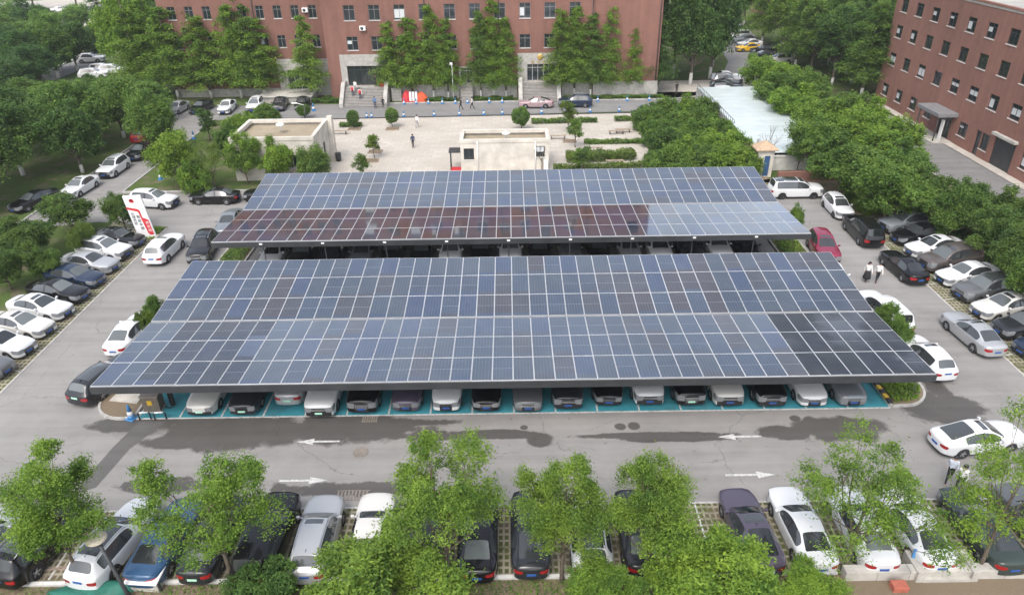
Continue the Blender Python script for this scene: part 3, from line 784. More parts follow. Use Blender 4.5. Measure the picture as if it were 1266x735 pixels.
g='cars parked in the left row of grass paver bays'
left=[('sedan','black','black sedan beside the white and red sign, first in the left row','sunroof'),
 ('suv','white','white SUV between the black sedan by the sign and a silver sedan','sunroof'),
 ('sedan','silver','silver sedan in the left row directly below a white SUV','plain'),
 ('sedan','navy','dark navy sedan in the left row directly below the silver sedan','plain'),
 ('sedan','black','glossy black sedan in the left row just above three white cars','plain'),
 ('sedan','white','white sedan, uppermost of three white cars together in the left row','sunroof'),
 ('sedan','pearl','cream white sedan, middle of three white cars together in the left row','sunroof'),
 ('sedan','white','white sedan, lowest of three white cars together in the left row','plain'),
 ('sedan','grey','grey sedan cut by the left edge of the photo','plain')]
for i,(k,c,lab,rf) in enumerate(left):
    car(k,c,-34.35,57.6-2.40*i,-16,lab,g,roof=rf,rails=(k=='suv'))
g='cars parked in the right row of grass paver bays'
right=[('suv','slate','grey-blue SUV at the top of the right row, behind the black van','sunroof',1),
 ('sedan','black','glossy black sedan in the right row above a white sedan','plain',0),
 ('sedan','white','white sedan with open sunroof in the right row, above a brown minivan','sunroof',0),
 ('minivan','brown','dark brown minivan in the right row between two white sedans','sunroof',0),
 ('sedan','white','plain-roofed white sedan in the right row above a grey SUV','plain',0),
 ('suv','grey','dark grey SUV with roof rails in the right row between two white sedans','black',1),
 ('sedan','pearl','cream white sedan in the right row beside the silver moving sedan','sunroof',0),
 ('sedan','char','charcoal sedan in the right row with a pale blue reflecting windshield','plain',0),
 ('sedan','navy','dark blue-black sedan at the lower end of the right row','plain',0)]
for i,(k,c,lab,rf,rl) in enumerate(right):
    car(k,c,34.75,58.3-2.43*i,195,lab,g,roof=rf,rails=bool(rl))
g='cars under the front solar canopy'
front=[(248,'fastback','pearl',-90,0,'white electric car with green plate, leftmost under the front canopy',dict(ev=True)),
 (300,'fastback','char',-90,0,'dark grey electric car with green plate beside the leftmost white one under the canopy',dict(ev=True)),
 (352,'fastback','silver',90,.75,'silver car parked tail-out with red lamps under the front canopy',dict(ev=True)),
 (396,'suv','white',-90,-.35,'large white SUV parked nose-out under the front canopy, left of the black minivan',dict(ev=True)),
 (447,'minivan','black',-90,-.05,'black minivan with broad chrome grille under the front canopy',{}),
 (501,'sedan','purple',-90,.1,'dark purple sedan under the front canopy beside the chrome-grilled minivan',{}),
 (551,'hatch','white',-90,.05,'white hatchback under the front canopy between a purple sedan and black sedan',{}),
 (601,'sedan','black',-90,0,'black sedan with pale headlights under the canopy, right of the white hatchback',{}),
 (653,'sedan','grey',-90,-.1,'dark grey sedan nosing past the bay line, mid front canopy',{}),
 (703,'suv','char',-90,.05,'charcoal SUV with chrome nose and blue plate, right of the grey sedan',{}),
 (755,'sedan','black',-90,.35,'black sedan with chrome bar grille left of the white blunt-nosed SUV',{}),
 (806,'suv','white',-90,.3,'white SUV with black grille between two black cars under the canopy',{}),
 (858,'minivan','black',-90,.2,'black minivan with green plate under the front canopy',dict(ev=True)),
 (906,'suv','pearl',-90,.1,'white SUV with wide black mouth right of the green-plated minivan',{}),
 (959,'suv','black',-90,.0,'black SUV under the front canopy, third from its right end',{}),
 (1012,'sedan','white',-90,.0,'white small sedan under the front canopy, second from its right end',{}),
 (1062,'sedan','slate',-90,.0,'grey-green sedan at the right end of the front canopy bays',{})]
for px,k,c,hd,dy,lab,kw in front:
    x,y=G(px,505,.5); L=KIND[k]['L']
    yc=33.28+dy+L/2
    car(k,c,x,yc,hd,lab,g,**kw)
g='cars in shade under the rear solar canopy'
cols=['white','black','char','slate','black','black','white','black','white','black','grey','black','silver','white','char','white','black']
kinds=['sedan','suv','sedan','sedan','suv','sedan','suv','minivan','suv','sedan','suv','sedan','sedan','suv','suv','suv','sedan']
colname=dict(white='white',black='black',char='charcoal',slate='grey-green',grey='grey',silver='silver')
ordn=['first','second','third','fourth','fifth','sixth','seventh','eighth','ninth','tenth','eleventh','twelfth','thirteenth','fourteenth','fifteenth','sixteenth','last']
for i in range(17):
    x=-19.6+2.44*i; k=kinds[i]
    car(k,cols[i],x,51.7+KIND[k]['L']/2+random.uniform(-.2,.2),-90,'%s %s shaded under the rear canopy, %s car from the left'%(colname[cols[i]],'minivan' if k=='minivan' else ('SUV' if k=='suv' else 'sedan'),ordn[i]),g)
# around the lanes
car('suv','white',-29.25,55.2,88,'white SUV driving up the left lane past the parked row','cars standing in the lanes',roof='sunroof')
car('suv','black',-26.0,55.3,-84,'black SUV standing at the left end of the rear canopy',roof='sunroof',rails=True)
car('sedan','slate',-25.55,60.6,-86,'grey sedan half hidden by the rear canopy corner behind a black SUV')
car('wagon','char',-25.2,36.7,74,'charcoal wagon with silver roof parked at the left front canopy corner',roof='pano',ev=True)
car('sedan','white',-26.05,41.9,88,'white sedan parked beside the left edge of the front canopy')
car('suv','white',-34.9,66.4,-12,'white SUV turning at the back left corner below green trees',roof='sunroof')
car('sedan','black',-29.2,67.2,179,'black sedan parked along the kerb below the trees at the back left',roof='sunroof')
car('sedan','black',-24.0,67.6,180,'black sedan mostly hidden behind the rear canopy top left corner')
car('sedan','white',-44.3,70.6,-95,'nearer of two white cars on the lane by the wooded lawn',roof='sunroof')
car('suv','white',-43.6,76.4,-91,'farther of two white cars on the lane by the wooded lawn',roof='sunroof')
car('sedan','black',-43.1,82.2,-92,'dark sedan under overhanging branches at the top of the left lane')
car('sedan','black',-46.9,66.9,-112,'black sedan standing on the grass edge by plum trees at left')
car('sedan','red',-49.8,60.4,40,'red and black car half hidden by bushes at the left edge')
car('suv','red',-45.5,88.6,90,'dark red car seen through the trees at left')
car('minivan','white',27.9,66.5,0,'white minivan with black roof parked behind the rear canopy at right',roof='black',darkrim=True)
car('hatch','white',30.4,62.3,-92,'white hatchback with sunroof coming round the back right corner',roof='sunroof',darkrim=True)
car('suv','maroon',25.7,53.6,-97,'crimson SUV parked nose-in by the right end of the rear canopy',roof='sunroof')
car('sedan','white',24.5,48.7,-92,'white car tucked behind the crimson SUV at the right canopy edge')
car('minivan','black',30.3,56.7,88,'black van waiting in the right lane beside parked cars',roof='plain')
car('sedan','black',30.6,50.0,94,'long black sedan in the right lane near two walking women',roof='plain')
car('sedan','silver',30.55,40.3,95,'silver sedan driving up the right lane',roof='sunroof')
car('minivan','white',25.75,43.0,95,'white van behind bushes at the right edge of the front canopy')
car('hatch','white',26.1,37.6,94,'white hatchback with sunroof leaving from the right front canopy corner',roof='sunroof')
car('fastback','white',24.9,29.95,8,'white sedan with black sunroof turning on the near road at right',roof='sunroof')
car('sedan','silver',34.2,33.6,95,'silver sedan cut by the right edge of the photo')
# nearest row
g='cars parked in the nearest row of bays'
near=[(-8,'hatch','silver',80,'pale silver car at the far lower left corner',{}),
 (62,'suv','black',76,'black SUV under the leftmost near tree',dict(roof='pano',rails=True)),
 (152,'wagon','white',79,'white wagon with long black glass roof and chrome rails in the near row',dict(roof='pano',rails=True)),
 (212,'sedan','blue',84,'blue sedan beneath a near tree beside the white wagon',{}),
 (268,'sedan','char',88,'dark car with green plate hidden under the second near tree',dict(ev=True)),
 (335,'minivan','black',88,'long black minivan right of the second near tree',{}),
 (395,'suv','silver',90,'silver SUV with sunroof in the near row, right of the black minivan',dict(roof='sunroof',rails=True)),
 (460,'sedan','pearl',90,'white car with black windows behind the bright bush tree',{}),
 (528,'sedan','char',90,'dark sedan under the bushy third near tree',{}),
 (592,'sedan','black',90,'black car below the right side of the bushy third near tree',{}),
 (655,'fastback','char',90,'charcoal sedan with glass roof beside bare paver bay in the near row',dict(roof='pano')),
 (727,'suv','white',90,'white car with black roof under the middle near tree',dict(roof='black')),
 (788,'sedan','char',90,'dark grey car between two near trees at the middle right',{}),
 (928,'fastback','purple',93,'purple-grey electric sedan with long glass roof in the near row',dict(roof='pano',ev=True)),
 (992,'sedan','white',92,'white sedan next to the purple-grey sedan in the near row',{}),
 (1066,'sedan','white',90,'left of two white sedans under the airy near tree',{}),
 (1133,'sedan','white',91,'right of two white sedans under the airy near tree, behind a concrete planter',{}),
 (1215,'sedan','darkgreen',92,'dark green sedan under the yellow-green tree at right',dict(roof='sunroof')),
 (1290,'suv','grey',92,'grey SUV at the lower right corner under branches',{})]
for px,k,c,hd,lab,kw in near:
    x,_=G(px,655,.6); car(k,c,x,23.75+random.uniform(-.15,.1),hd,lab,g,**kw)
# in front of the brick building and behind
car('fastback','pink',3.75,101.4,177,'pinkish champagne sedan on the road before the brick building')
car('suv','navy',9.3,101.5,177,'dark blue SUV on the road before the brick building',rails=True)
car('suv','white',-35.8,102.2,-86,'white SUV nearest the conifers in front of the building, right of two',roof='sunroof')
car('sedan','white',-39.7,101.8,-86,'white sedan beside a white SUV in front of the left conifers')
car('sedan','char',-32.6,103.0,-84,'dark sedan right of the white SUV by the stone doorway')
car('sedan','black',-29.4,103.0,-84,'black sedan closest to the stone doorway platform')
car('sedan','black',-43.4,102.0,-96,'black sedan left of the two white cars by the conifers')
car('sedan','silver',-46.6,101.6,-96,'silver sedan at the left end of the row by the conifers')
car('suv','white',31.6,105.3,0,'white SUV, nearest of the stacked row by the right road')
g='cars parked along the right road'
for i,(k,c) in enumerate([('suv','char'),('sedan','black'),('suv','silver'),('sedan','white')]):
    car(k,c,32.2+.75*i,108.1+2.6*i,2,['charcoal SUV second in the row by the right road','black sedan third in the row by the right road','silver SUV fourth in the row by the right road','white sedan fifth in the row by the right road'][i],g)
far=[(46.6,128,'pearl','suv','pale SUV at the near end of the far roadside row'),(45.2,132,'char','sedan','dark sedan behind the pale SUV on the far roadside row'),(46.4,136,'black','suv','black SUV left of trees in the far roadside row'),
 (44.6,139,'yellow','sedan','yellow taxi in the far roadside row'),(46.0,143,'white','sedan','white sedan behind the yellow taxi'),(46.4,147.5,'slate','sedan','grey sedan deep in the far roadside row'),(46.6,152,'white','suv','white SUV deep in the far roadside row'),(47.0,157,'black','suv','black SUV at the far end of the roadside row'),(47.4,162,'silver','sedan','silver sedan at the very end of the roadside row')]
for x,y,c,k,lab in far: car(k,c,x,y,188,lab,g)
X,Y=G(112,73,.6); car('suv','white',X,Y,12,'white SUV driving on the far left road')
for i,(px,py) in enumerate(((116,92),(128,86),(140,87))):
    X,Y=G(px,py,.6); car('suv','white',X,Y,10,['white SUV parked at the near side of the far left road','middle white SUV of three by the far left road','rightmost white SUV of three by the far left road'][i])
for i,(px,py,c) in enumerate(((24,68,'white'),(10,71,'silver'),(75,12,'white'),(88,13,'white'))):
    X,Y=G(px,py,.6); car('sedan',c,X,Y,20,['white car seen through trees at the upper left','silver car at the left edge among the far trees','white car on the pale far yard at top left','second white car on the pale far yard at top left'][i])
for key,t in list(TEMPL.items()):
    if isinstance(t,bpy.types.Object): drop_tree(t)
# ------------------------------------------------------------------ trees
def leaf_cards(C, size, r, up=.55, aspect=.5):
    """C: (N,3) leaf centres -> rhombic leaf faces with random attitude"""
    n=len(C)
    d=r.normal(size=(n,3)); d[:,2]*=.55; d/=np.linalg.norm(d,axis=1,keepdims=True)
    nn=r.normal(size=(n,3)); nn[:,2]=np.abs(nn[:,2])+up; nn/=np.linalg.norm(nn,axis=1,keepdims=True)
    a=d-nn*np.sum(d*nn,1,keepdims=True); a/=np.linalg.norm(a,axis=1,keepdims=True)+1e-9
    b=np.cross(nn,a); s=size*r.uniform(.65,1.35,(n,1))
    P=np.stack([C-a*s*.5, C+b*s*aspect*.5-a*s*.05, C+a*s*.5, C-b*s*aspect*.5-a*s*.05],1)
    return P
def quad_mesh(name,P,mat):
    n=len(P); me=bpy.data.meshes.new(name)
    me.vertices.add(n*4); me.vertices.foreach_set('co',P.reshape(-1).astype(np.float32))
    me.loops.add(n*4); me.loops.foreach_set('vertex_index',np.arange(n*4,dtype=np.int32))
    me.polygons.add(n); me.polygons.foreach_set('loop_start',np.arange(0,n*4,4,dtype=np.int32)); me.polygons.foreach_set('loop_total',np.full(n,4,dtype=np.int32))
    me.materials.append(mat); me.update(calc_edges=True); return me
def clusters(centres, radii, per, leaf_n, r, sig=.33, flat=.75, vs=.8):
    """lumps -> twig clusters near each lump's surface -> leaf centres"""
    out=[]
    for c,rad in zip(centres,radii):
        d=r.normal(size=(per,3)); d/=np.linalg.norm(d,axis=1,keepdims=True)
        d[:,2]=np.where(d[:,2]<-.75,-d[:,2],d[:,2])
        rr=rad*r.uniform(.45,1.05,(per,1))
        t=c+d*rr*np.array([1,1,flat])
        for q in t:
            s=rad*sig*r.uniform(.6,1.25)
            out.append(q+r.normal(size=(leaf_n,3))*np.array([s,s,s*vs]))
    return np.concatenate(out)
def trunk_mesh(h_top, base_r, limbs, seed, white=0.0, lean=.25):
    r=random.Random(seed); mb=MB()
    n=6; pts=[];rad=[]
    lx,ly=r.uniform(-lean,lean),r.uniform(-lean,lean)
    for i in range(n+1):
        t=i/n; pts.append((lx*t+r.uniform(-.05,.05)*(0<i),ly*t+r.uniform(-.05,.05)*(0<i),-.1+(h_top+.1)*t)); rad.append(base_r*(1.25 if i==0 else 1-.65*t))
    mb.tube(pts,rad,8,0)
    for c in limbs:
        t=r.uniform(.35,.85); k=min(n-1,int(t*n)); p=Vector(pts[k]); q=Vector(c); m=p.lerp(q,.5)+Vector((r.uniform(-.2,.2),r.uniform(-.2,.2),-.12*(q-p).length))
        b=rad[k]*.55; mb.tube([p,m,q],[b,b*.6,b*.2],5,0,False)
        for _ in range(2):
            q2=q+Vector((r.uniform(-.6,.6),r.uniform(-.6,.6),r.uniform(.1,.5)))
            mb.tube([m.lerp(q,.5),q2],[b*.35,b*.1],4,0,False)
    if white: mb.tube([(p[0],p[1],p[2]) for p in pts[:1]]+[(pts[0][0]*.8+pts[1][0]*.2,pts[0][1]*.8+pts[1][1]*.2,white)],[base_r*1.30,base_r*1.12],9,1)
    return mb.mesh('trunk',[M['bark'],M['limewash']])
TREES={}
def tree_proto(kind,var):
    """returns (trunk mesh, crown mesh); unit size: metres as built, scaled per tree"""
    if (kind,var) in TREES: return TREES[kind,var]
    r=np.random.default_rng(100*sum(map(ord,kind))+var); white=0
    def ellip(n,hw,hz,zc,lo,hi,drop=0.0,jit=.25,top=1.0):
        i=np.arange(n)+.5; ph=np.arccos(1-1.72*i/n); th=i*2.39996+r.uniform(0,6)
        k=r.uniform(.50,.80,n)
        C=np.stack([hw*k*np.sin(ph)*np.cos(th),hw*k*np.sin(ph)*np.sin(th),zc+hz*k*np.cos(ph)],1)+r.normal(size=(n,3))*jit
        Rr=hw*r.uniform(lo,hi,n); keep=r.uniform(0,1,n)>=drop; return C[keep],Rr[keep]
    if kind=='locust':          # airy feathery crown, height 8, width 5.9
        C,Rr=ellip(22,2.8,2.6,4.8,.20,.36,.20,.48); C[:2,2]+=.55
        L=clusters(C,Rr,30,66,r,.22,.9,.75); P=leaf_cards(L,.118,r,.35,.42); tr=trunk_mesh(5.6,.12,C,var+5)
    elif kind=='airy':          # thin see-through crown
        C,Rr=ellip(26,3.1,2.6,4.9,.18,.30,.22,.5)
        L=clusters(C,Rr,20,44,r,.24,1.0,.7); P=leaf_cards(L,.135,r,.45,.36); tr=trunk_mesh(5.2,.11,C,var+9)
    elif kind=='bushy':         # leafy upright crown, height 5.6 width 5.2
        C,Rr=ellip(26,2.5,2.2,3.2,.20,.34,.14,.34)
        L=clusters(C,Rr,34,44,r,.22,1.1,1.0); P=leaf_cards(L,.145,r,.35,.48); tr=trunk_mesh(3.6,.11,C,var+3)
    elif kind=='broad':         # dense rounded lawn tree, height 8.6 width 8.8
        C,Rr=ellip(30,4.1,3.3,5.1,.22,.36,.05,.45)
        L=clusters(C,Rr,30,30,r,.22,1.0,.8); P=leaf_cards(L,.27,r,.5,.55); tr=trunk_mesh(5.2,.20,C,var+1,1.1)
    elif kind=='dome':          # spreading crown, height 6 width 6.6
        C,Rr=ellip(28,3.0,2.3,3.6,.22,.36,.05,.34)
        L=clusters(C,Rr,30,30,r,.22,1.0,.8); P=leaf_cards(L,.22,r,.5,.5); tr=trunk_mesh(3.6,.14,C,var+2)
    elif kind=='shrub':         # rounded big shrub height 3.1 width 4.7, foliage to the ground
        C,Rr=ellip(24,2.15,1.7,1.25,.24,.38,0,.18)
        L=clusters(C,Rr,26,28,r,.22,1.0,.8); L[:,2]=np.abs(L[:,2]); P=leaf_cards(L,.18,r,.5,.5); tr=trunk_mesh(1.4,.09,C[::3],var+4)
    elif kind=='cone':          # tiered soft conifer, height 13 width 5.6
        out=[];br=[]
        for z in np.arange(3.1,12.4,.86):
            R0=2.9*(1-((z-1.6)/11.8)**1.12)**.95+.2; k=max(4,int(6*(R0/2.6)+2)); a0=r.uniform(0,6)
            for i in range(k):
                a=a0+6.283*i/k+r.uniform(-.4,.4); rr=R0*r.uniform(.55,1.18); zz=z+r.uniform(-.45,.45); sag=r.uniform(.05,.22)
                br.append(np.array([rr*math.cos(a)*.9,rr*math.sin(a)*.9,zz-sag*rr]))
                for s in (.22,.45,.68,.88,1.0):
                    if s*rr<.25 and s<.9: continue
                    rd=.26+.36*min(1,R0/2.5)*(.5+s*.5)*r.uniform(.75,1.3); m=52
                    q=r.normal(size=(m,3))*np.array([rd*.62,rd*.62,rd*.36]); q[:,2]-=.34*np.hypot(q[:,0],q[:,1])
                    out.append(np.array([rr*s*math.cos(a),rr*s*math.sin(a),zz-sag*rr*s*s])+q)
        L=np.concatenate(out); P=leaf_cards(L,.25,r,.55,.42)
        tr=MB(); tr.tube([(0,0,-.1),(0,0,4),(0,0,9),(0,0,12.8)],[.17,.13,.07,.02],7,0); tr.tube([(0,0,-.1),(0,0,1.25)],[.19,.165],8,1)
        for t in br[::3]: tr.tube([(0,0,t[2]+.25),tuple(t)],[.035,.012],4,0,False)
        tr=tr.mesh('trunk',[M['bark'],M['limewash']])
    elif kind=='tall':          # high woodland crown, height 13 width 6.6
        C,Rr=ellip(36,3.0,5.2,7.4,.28,.44,.05,.5)
        L=clusters(C,Rr,28,28,r,.22,1.0,.75); P=leaf_cards(L,.28,r,.5,.5); tr=trunk_mesh(9,.18,C,var+8,1.25,.15)
    elif kind=='clipped':       # small clipped ball on a stem, height 2.6 width 1.8
        m=5200; d=r.normal(size=(m,3)); d/=np.linalg.norm(d,axis=1,keepdims=True); L=d*np.array([.85,.85,1.0])*(r.uniform(.3,1.04,(m,1))**.45)*(1+.08*np.sin(5*d[:,:1]+3*d[:,1:2]))+np.array([0,0,1.6])
        P=leaf_cards(L,.13,r,.5,.55); tr=trunk_mesh(1.6,.06,[],var+6)
    elif kind=='slim':          # young tree with small crown, height 4 width 2
        n=8; ang=np.arange(n)*2.4; rad=r.uniform(.1,.6,n); z=np.linspace(1.7,3.5,n)
        C=np.stack([rad*np.cos(ang),rad*np.sin(ang),z],1); Rr=r.uniform(.38,.55,n)
        L=clusters(C,Rr,20,20,r,.26,.9); P=leaf_cards(L,.17,r,.5,.5); tr=trunk_mesh(2.6,.05,C,var+11)
    elif kind=='pine':
        cs=[]
        for z in np.arange(1.5,11,.55):
            R0=3.0*(1-(z/11.6))+.2
            for i in range(9):
                a=r.uniform(0,6.283); rr=R0*r.uniform(.25,1); q=r.normal(size=(40,3))*np.array([.36,.36,.10]); cs.append(np.array([rr*math.cos(a),rr*math.sin(a),z-.2*rr])+q)
        P=leaf_cards(np.concatenate(cs),.34,r,.8,.3); tr=MB().tube([(0,0,-.1),(0,0,6),(0,0,11)],[.2,.12,.02],7).mesh('trunk',[M['bark'],M['limewash']])
    TREES[kind,var]=(tr,quad_mesh('crown',P,M['leaf'])); return TREES[kind,var]
KSIZE=dict(locust=(8,5.9),airy=(8,6.4),bushy=(5.6,5.2),broad=(8.6,8.8),dome=(6,6.6),shrub=(3.1,4.7),cone=(13,5.2),tall=(13,6.6),clipped=(2.6,1.8),slim=(4.1,2.2),pine=(11.3,6))
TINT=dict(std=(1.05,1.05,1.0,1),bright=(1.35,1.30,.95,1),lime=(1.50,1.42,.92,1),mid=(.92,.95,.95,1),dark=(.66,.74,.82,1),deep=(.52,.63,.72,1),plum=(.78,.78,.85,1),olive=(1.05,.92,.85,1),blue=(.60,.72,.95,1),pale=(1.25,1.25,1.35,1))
def tree(kind,var,x,y,h,w,tint,label,cat='tree',group=None,rz=None,z=0.0,name=None):
    tr,cr=tree_proto(kind,var); H,W=KSIZE[kind]
    nm=name or dict(cone='conifer',pine='pine_tree',shrub='shrub',clipped='clipped_bush').get(kind,'tree')
    root=empty(nm,(x,y,z),random.uniform(0,6.28) if rz is None else rz,label,cat,group)
    root.scale=(w/W,w/W,h/H)
    link(bpy.data.objects.new('trunk',tr),root); c=link(bpy.data.objects.new('crown',cr),root)
    t=TINT[tint]; k=random.uniform(.92,1.08); c.color=(t[0]*k,t[1]*k*random.uniform(.97,1.03),t[2]*k,1)
    return root
def tpx(kind,var,px,py,zc,h,w,tint,label,cat='tree',group=None,rz=None,name=None):
    """place a tree by where its crown centre (height zc) appears"""
    x,y=G(px,py,zc); return tree(kind,var,x,y,h,w,tint,label,cat,group,rz,name=name)

# nearest trees, between the bays and the wall
N='trees standing along the nearest row of bays'
def near(kind,var,px,ytop,Y,w,tint,label,rz):
    h=heightAt(px,ytop,Y)+.15; a,b,d=_ray(px,ytop+45); tree(kind,var,a*Y/b,Y,h,w,tint,label,group=N,rz=rz)
near('locust',0,48,557,21.75,5.2,'bright','leftmost near tree with a dense feathery crown over a black SUV',.4)
near('locust',1,256,560,21.9,5.6,'bright','near tree with a tall narrow top over the blue sedan, second from left',2.1)
near('locust',2,543,553,21.5,5.6,'bright','dense near tree over the middle bays, left of the bare paver bay',4.0)
near('bushy',0,470,684,19.6,6.6,'bright','low bright-tipped tree in front of the silver SUV',1.0)
near('locust',3,698,562,21.5,4.6,'bright','near tree with two-part crown between charcoal sedan and white car',5.2)
near('locust',0,812,562,21.6,4.9,'bright','near tree with dark gaps left of the purple-grey sedan',2.6)
near('bushy',1,885,682,19.5,6.2,'lime','broad light green tree low at the bottom edge beside the purple-grey sedan',3.0)
near('bushy',2,742,712,19.6,3.4,'bright','small light green tree at the bottom edge, below the white car with black roof',.3)
near('airy',0,1076,553,21.9,6.4,'bright','airy see-through tree above two white sedans',1.4)
near('airy',1,1268,525,21.7,5.4,'lime','yellow-green tree at the right edge above the dark green sedan',5.5)
near('bushy',2,1000,722,19.4,3.6,'lime','low light green tree cut by the bottom edge behind the white sedan',1.9)
tree('shrub',0,*G(325,722,1.0),2.0,3.4,'dark','dark shrub at the foot of the second near tree','shrub',N)
# bushes on the canopy islands
tpx('shrub',1,1100,392,1.3,2.4,2.0,'std','upper leafy bush on the island at the right edge of the front canopy','shrub','island bushes')
tpx('shrub',2,1112,412,1.2,2.2,2.2,'std','lower leafy bush on the island at the right edge of the front canopy','shrub','island bushes')
tpx('shrub',1,192,382,1.2,2.2,1.8,'std','small bush on the island at the left edge of the front canopy','shrub','island bushes')
tpx('shrub',0,178,398,1.0,2.0,1.6,'olive','olive bush on the left canopy island beside the white sedan','shrub','island bushes')
tpx('shrub',2,985,268,1.2,2.2,1.6,'std','bush peeping out behind the rear canopy front right corner','shrub','island bushes')
# plum trees and lawn trees on the left
P_='plum trees behind the left parked row'
for (px,py,h,w,v,t,lab) in ((148,256,3.5,3.3,0,'plum','rounded plum tree just left of the white and red sign'),(82,260,3.7,5.0,1,'plum','broad plum tree behind the silver sedan of the left row'),
  (30,292,3.8,5.2,2,'plum','wide plum tree at left, above the black sedans'),(2,325,3.5,3.8,0,'plum','lowest plum tree at the left edge, above the white sedans'),(98,285,2.8,2.6,1,'olive','small plum tree between two larger ones behind the silver sedan'),(52,314,2.8,2.8,2,'plum','low plum tree right behind the navy sedan of the left row')):
    tpx('dome',v,px,py,2.3,h,w,t,lab,'tree',P_)
W_='wooded lawn trees at the left'
lw=[(-51.5,66.5,9.4,9.5,'mid','big leafy tree cut by the left edge, beside the dark grass'),
 (-47.2,76.5,7.2,7.0,'dark','dark spreading tree with pale trunk above the two white cars on the lane'),
 (-53.5,76,8.6,8.6,'dark',None),(-50.5,83.5,8.6,8.5,'mid',None),(-58.5,82,9,9,'dark',None),(-48.6,89.5,7.5,7.6,'std',None),(-56,90.5,8.8,8.6,'mid',None),
 (-64.5,89,7,9,'dark',None),(-49,97,7,7.5,'mid',None),(-56.5,99,8,8,'dark',None),(-65,98.5,6,8,'std',None),(-74,96,7,8.5,'dark',None),(-59,106,5.5,7,'mid',None),(-54,106,6,6.5,'std',None),(-69,105,4.6,6.5,'dark',None)]
for i,(x,y,h,w,t,lab) in enumerate(lw):
    while h>3.2 and topY(x,y,h*1.05)[1]<(100 if topY(x,y,h)[0]<70 else 94): h-=.25
    tree('broad',i%3,x,y,h,w,t,lab or 'dense green tree of the grove between the left lane and the far road',group=W_ if lab is None else None)
tree('broad',1,-53.2,62.8,7.6,8.6,'std','leafy tree at the left edge just behind the red and black car')
tree('broad',2,-55.5,70.5,9.2,9.0,'mid','tall tree at the left edge behind the big leafy one')
tpx('broad',1,188,148,4.2,7.0,6.6,'std','round green tree at the top of the left lane, before the parked cars')
B_='trees in the strip behind the back left cars'
for (px,py,h,w,k,v,t,lab) in ((212,192,5.8,5.0,'dome',0,'lime','bright light green tree left of the grey-stemmed one, above the white SUV'),(258,196,5.4,4.2,'airy',0,'olive','thin greyish tree with leaning trunk above the black sedan'),
  (300,192,5.2,4.4,'dome',1,'bright','light green tree before the left plaza building, above the black sedan'),(343,197,4.8,4.4,'dome',2,'lime','bright tree against the front wall of the left plaza building'),(388,203,4.3,4.2,'dome',0,'std','dark leafy tree at the right corner of the left plaza building'),(236,215,3.4,3.6,'shrub',1,'bright','low bush below the light green trees at the back left kerb')):
    tpx(k,v,px,py,h*.60,h,w,t,lab,'tree' if k!='shrub' else 'shrub',B_)
for (px,py,h,w,k,v,t,lab) in ((298,152,3.2,5.2,'shrub',0,'bright','large bright shrub left behind the left plaza building'),(330,140,2.6,4.6,'shrub',1,'std','green shrub behind the roof of the left plaza building'),(255,152,4.2,3.2,'slim',0,'dark','thin dark young tree in the lot behind the left plaza building'),(283,168,2.6,4.2,'shrub',2,'mid','dark green shrub beside the left wall of the left plaza building'),(375,137,2.0,2.0,'clipped',0,'std','small round bush above the left plaza building roof')):
    tpx(k,v,px,py,h*.55,h,w,t,lab,'shrub')
# far trees, upper left
F_='far trees beyond the left road'
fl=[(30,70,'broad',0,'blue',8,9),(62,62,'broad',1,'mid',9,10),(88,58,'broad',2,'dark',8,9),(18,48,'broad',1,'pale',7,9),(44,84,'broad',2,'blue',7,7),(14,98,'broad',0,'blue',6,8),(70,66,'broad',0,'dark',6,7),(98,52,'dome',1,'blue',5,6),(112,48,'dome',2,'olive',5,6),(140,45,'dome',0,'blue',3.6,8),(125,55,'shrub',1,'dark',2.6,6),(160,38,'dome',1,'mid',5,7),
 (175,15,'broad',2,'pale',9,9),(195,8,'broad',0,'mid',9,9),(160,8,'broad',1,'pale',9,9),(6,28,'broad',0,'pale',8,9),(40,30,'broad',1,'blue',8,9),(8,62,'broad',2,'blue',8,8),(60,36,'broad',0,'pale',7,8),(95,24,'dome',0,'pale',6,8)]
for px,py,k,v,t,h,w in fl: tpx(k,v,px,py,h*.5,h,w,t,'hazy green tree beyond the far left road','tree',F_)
tpx('pine',0,122,14,5,11,8,'deep','very dark fir beside the pale lamp post at the top left')
tpx('pine',1,142,12,5,10,7,'deep','dark fir right of the pale lamp post at the top left')
for i in range(26):
    x=-150+i*11+random.uniform(-3,3)
    if -55<x<60: continue
    tree('tall',i%3,x,205+random.uniform(-8,14),12,10,'mid','tree in the distant belt beyond the road',group='distant tree belt')
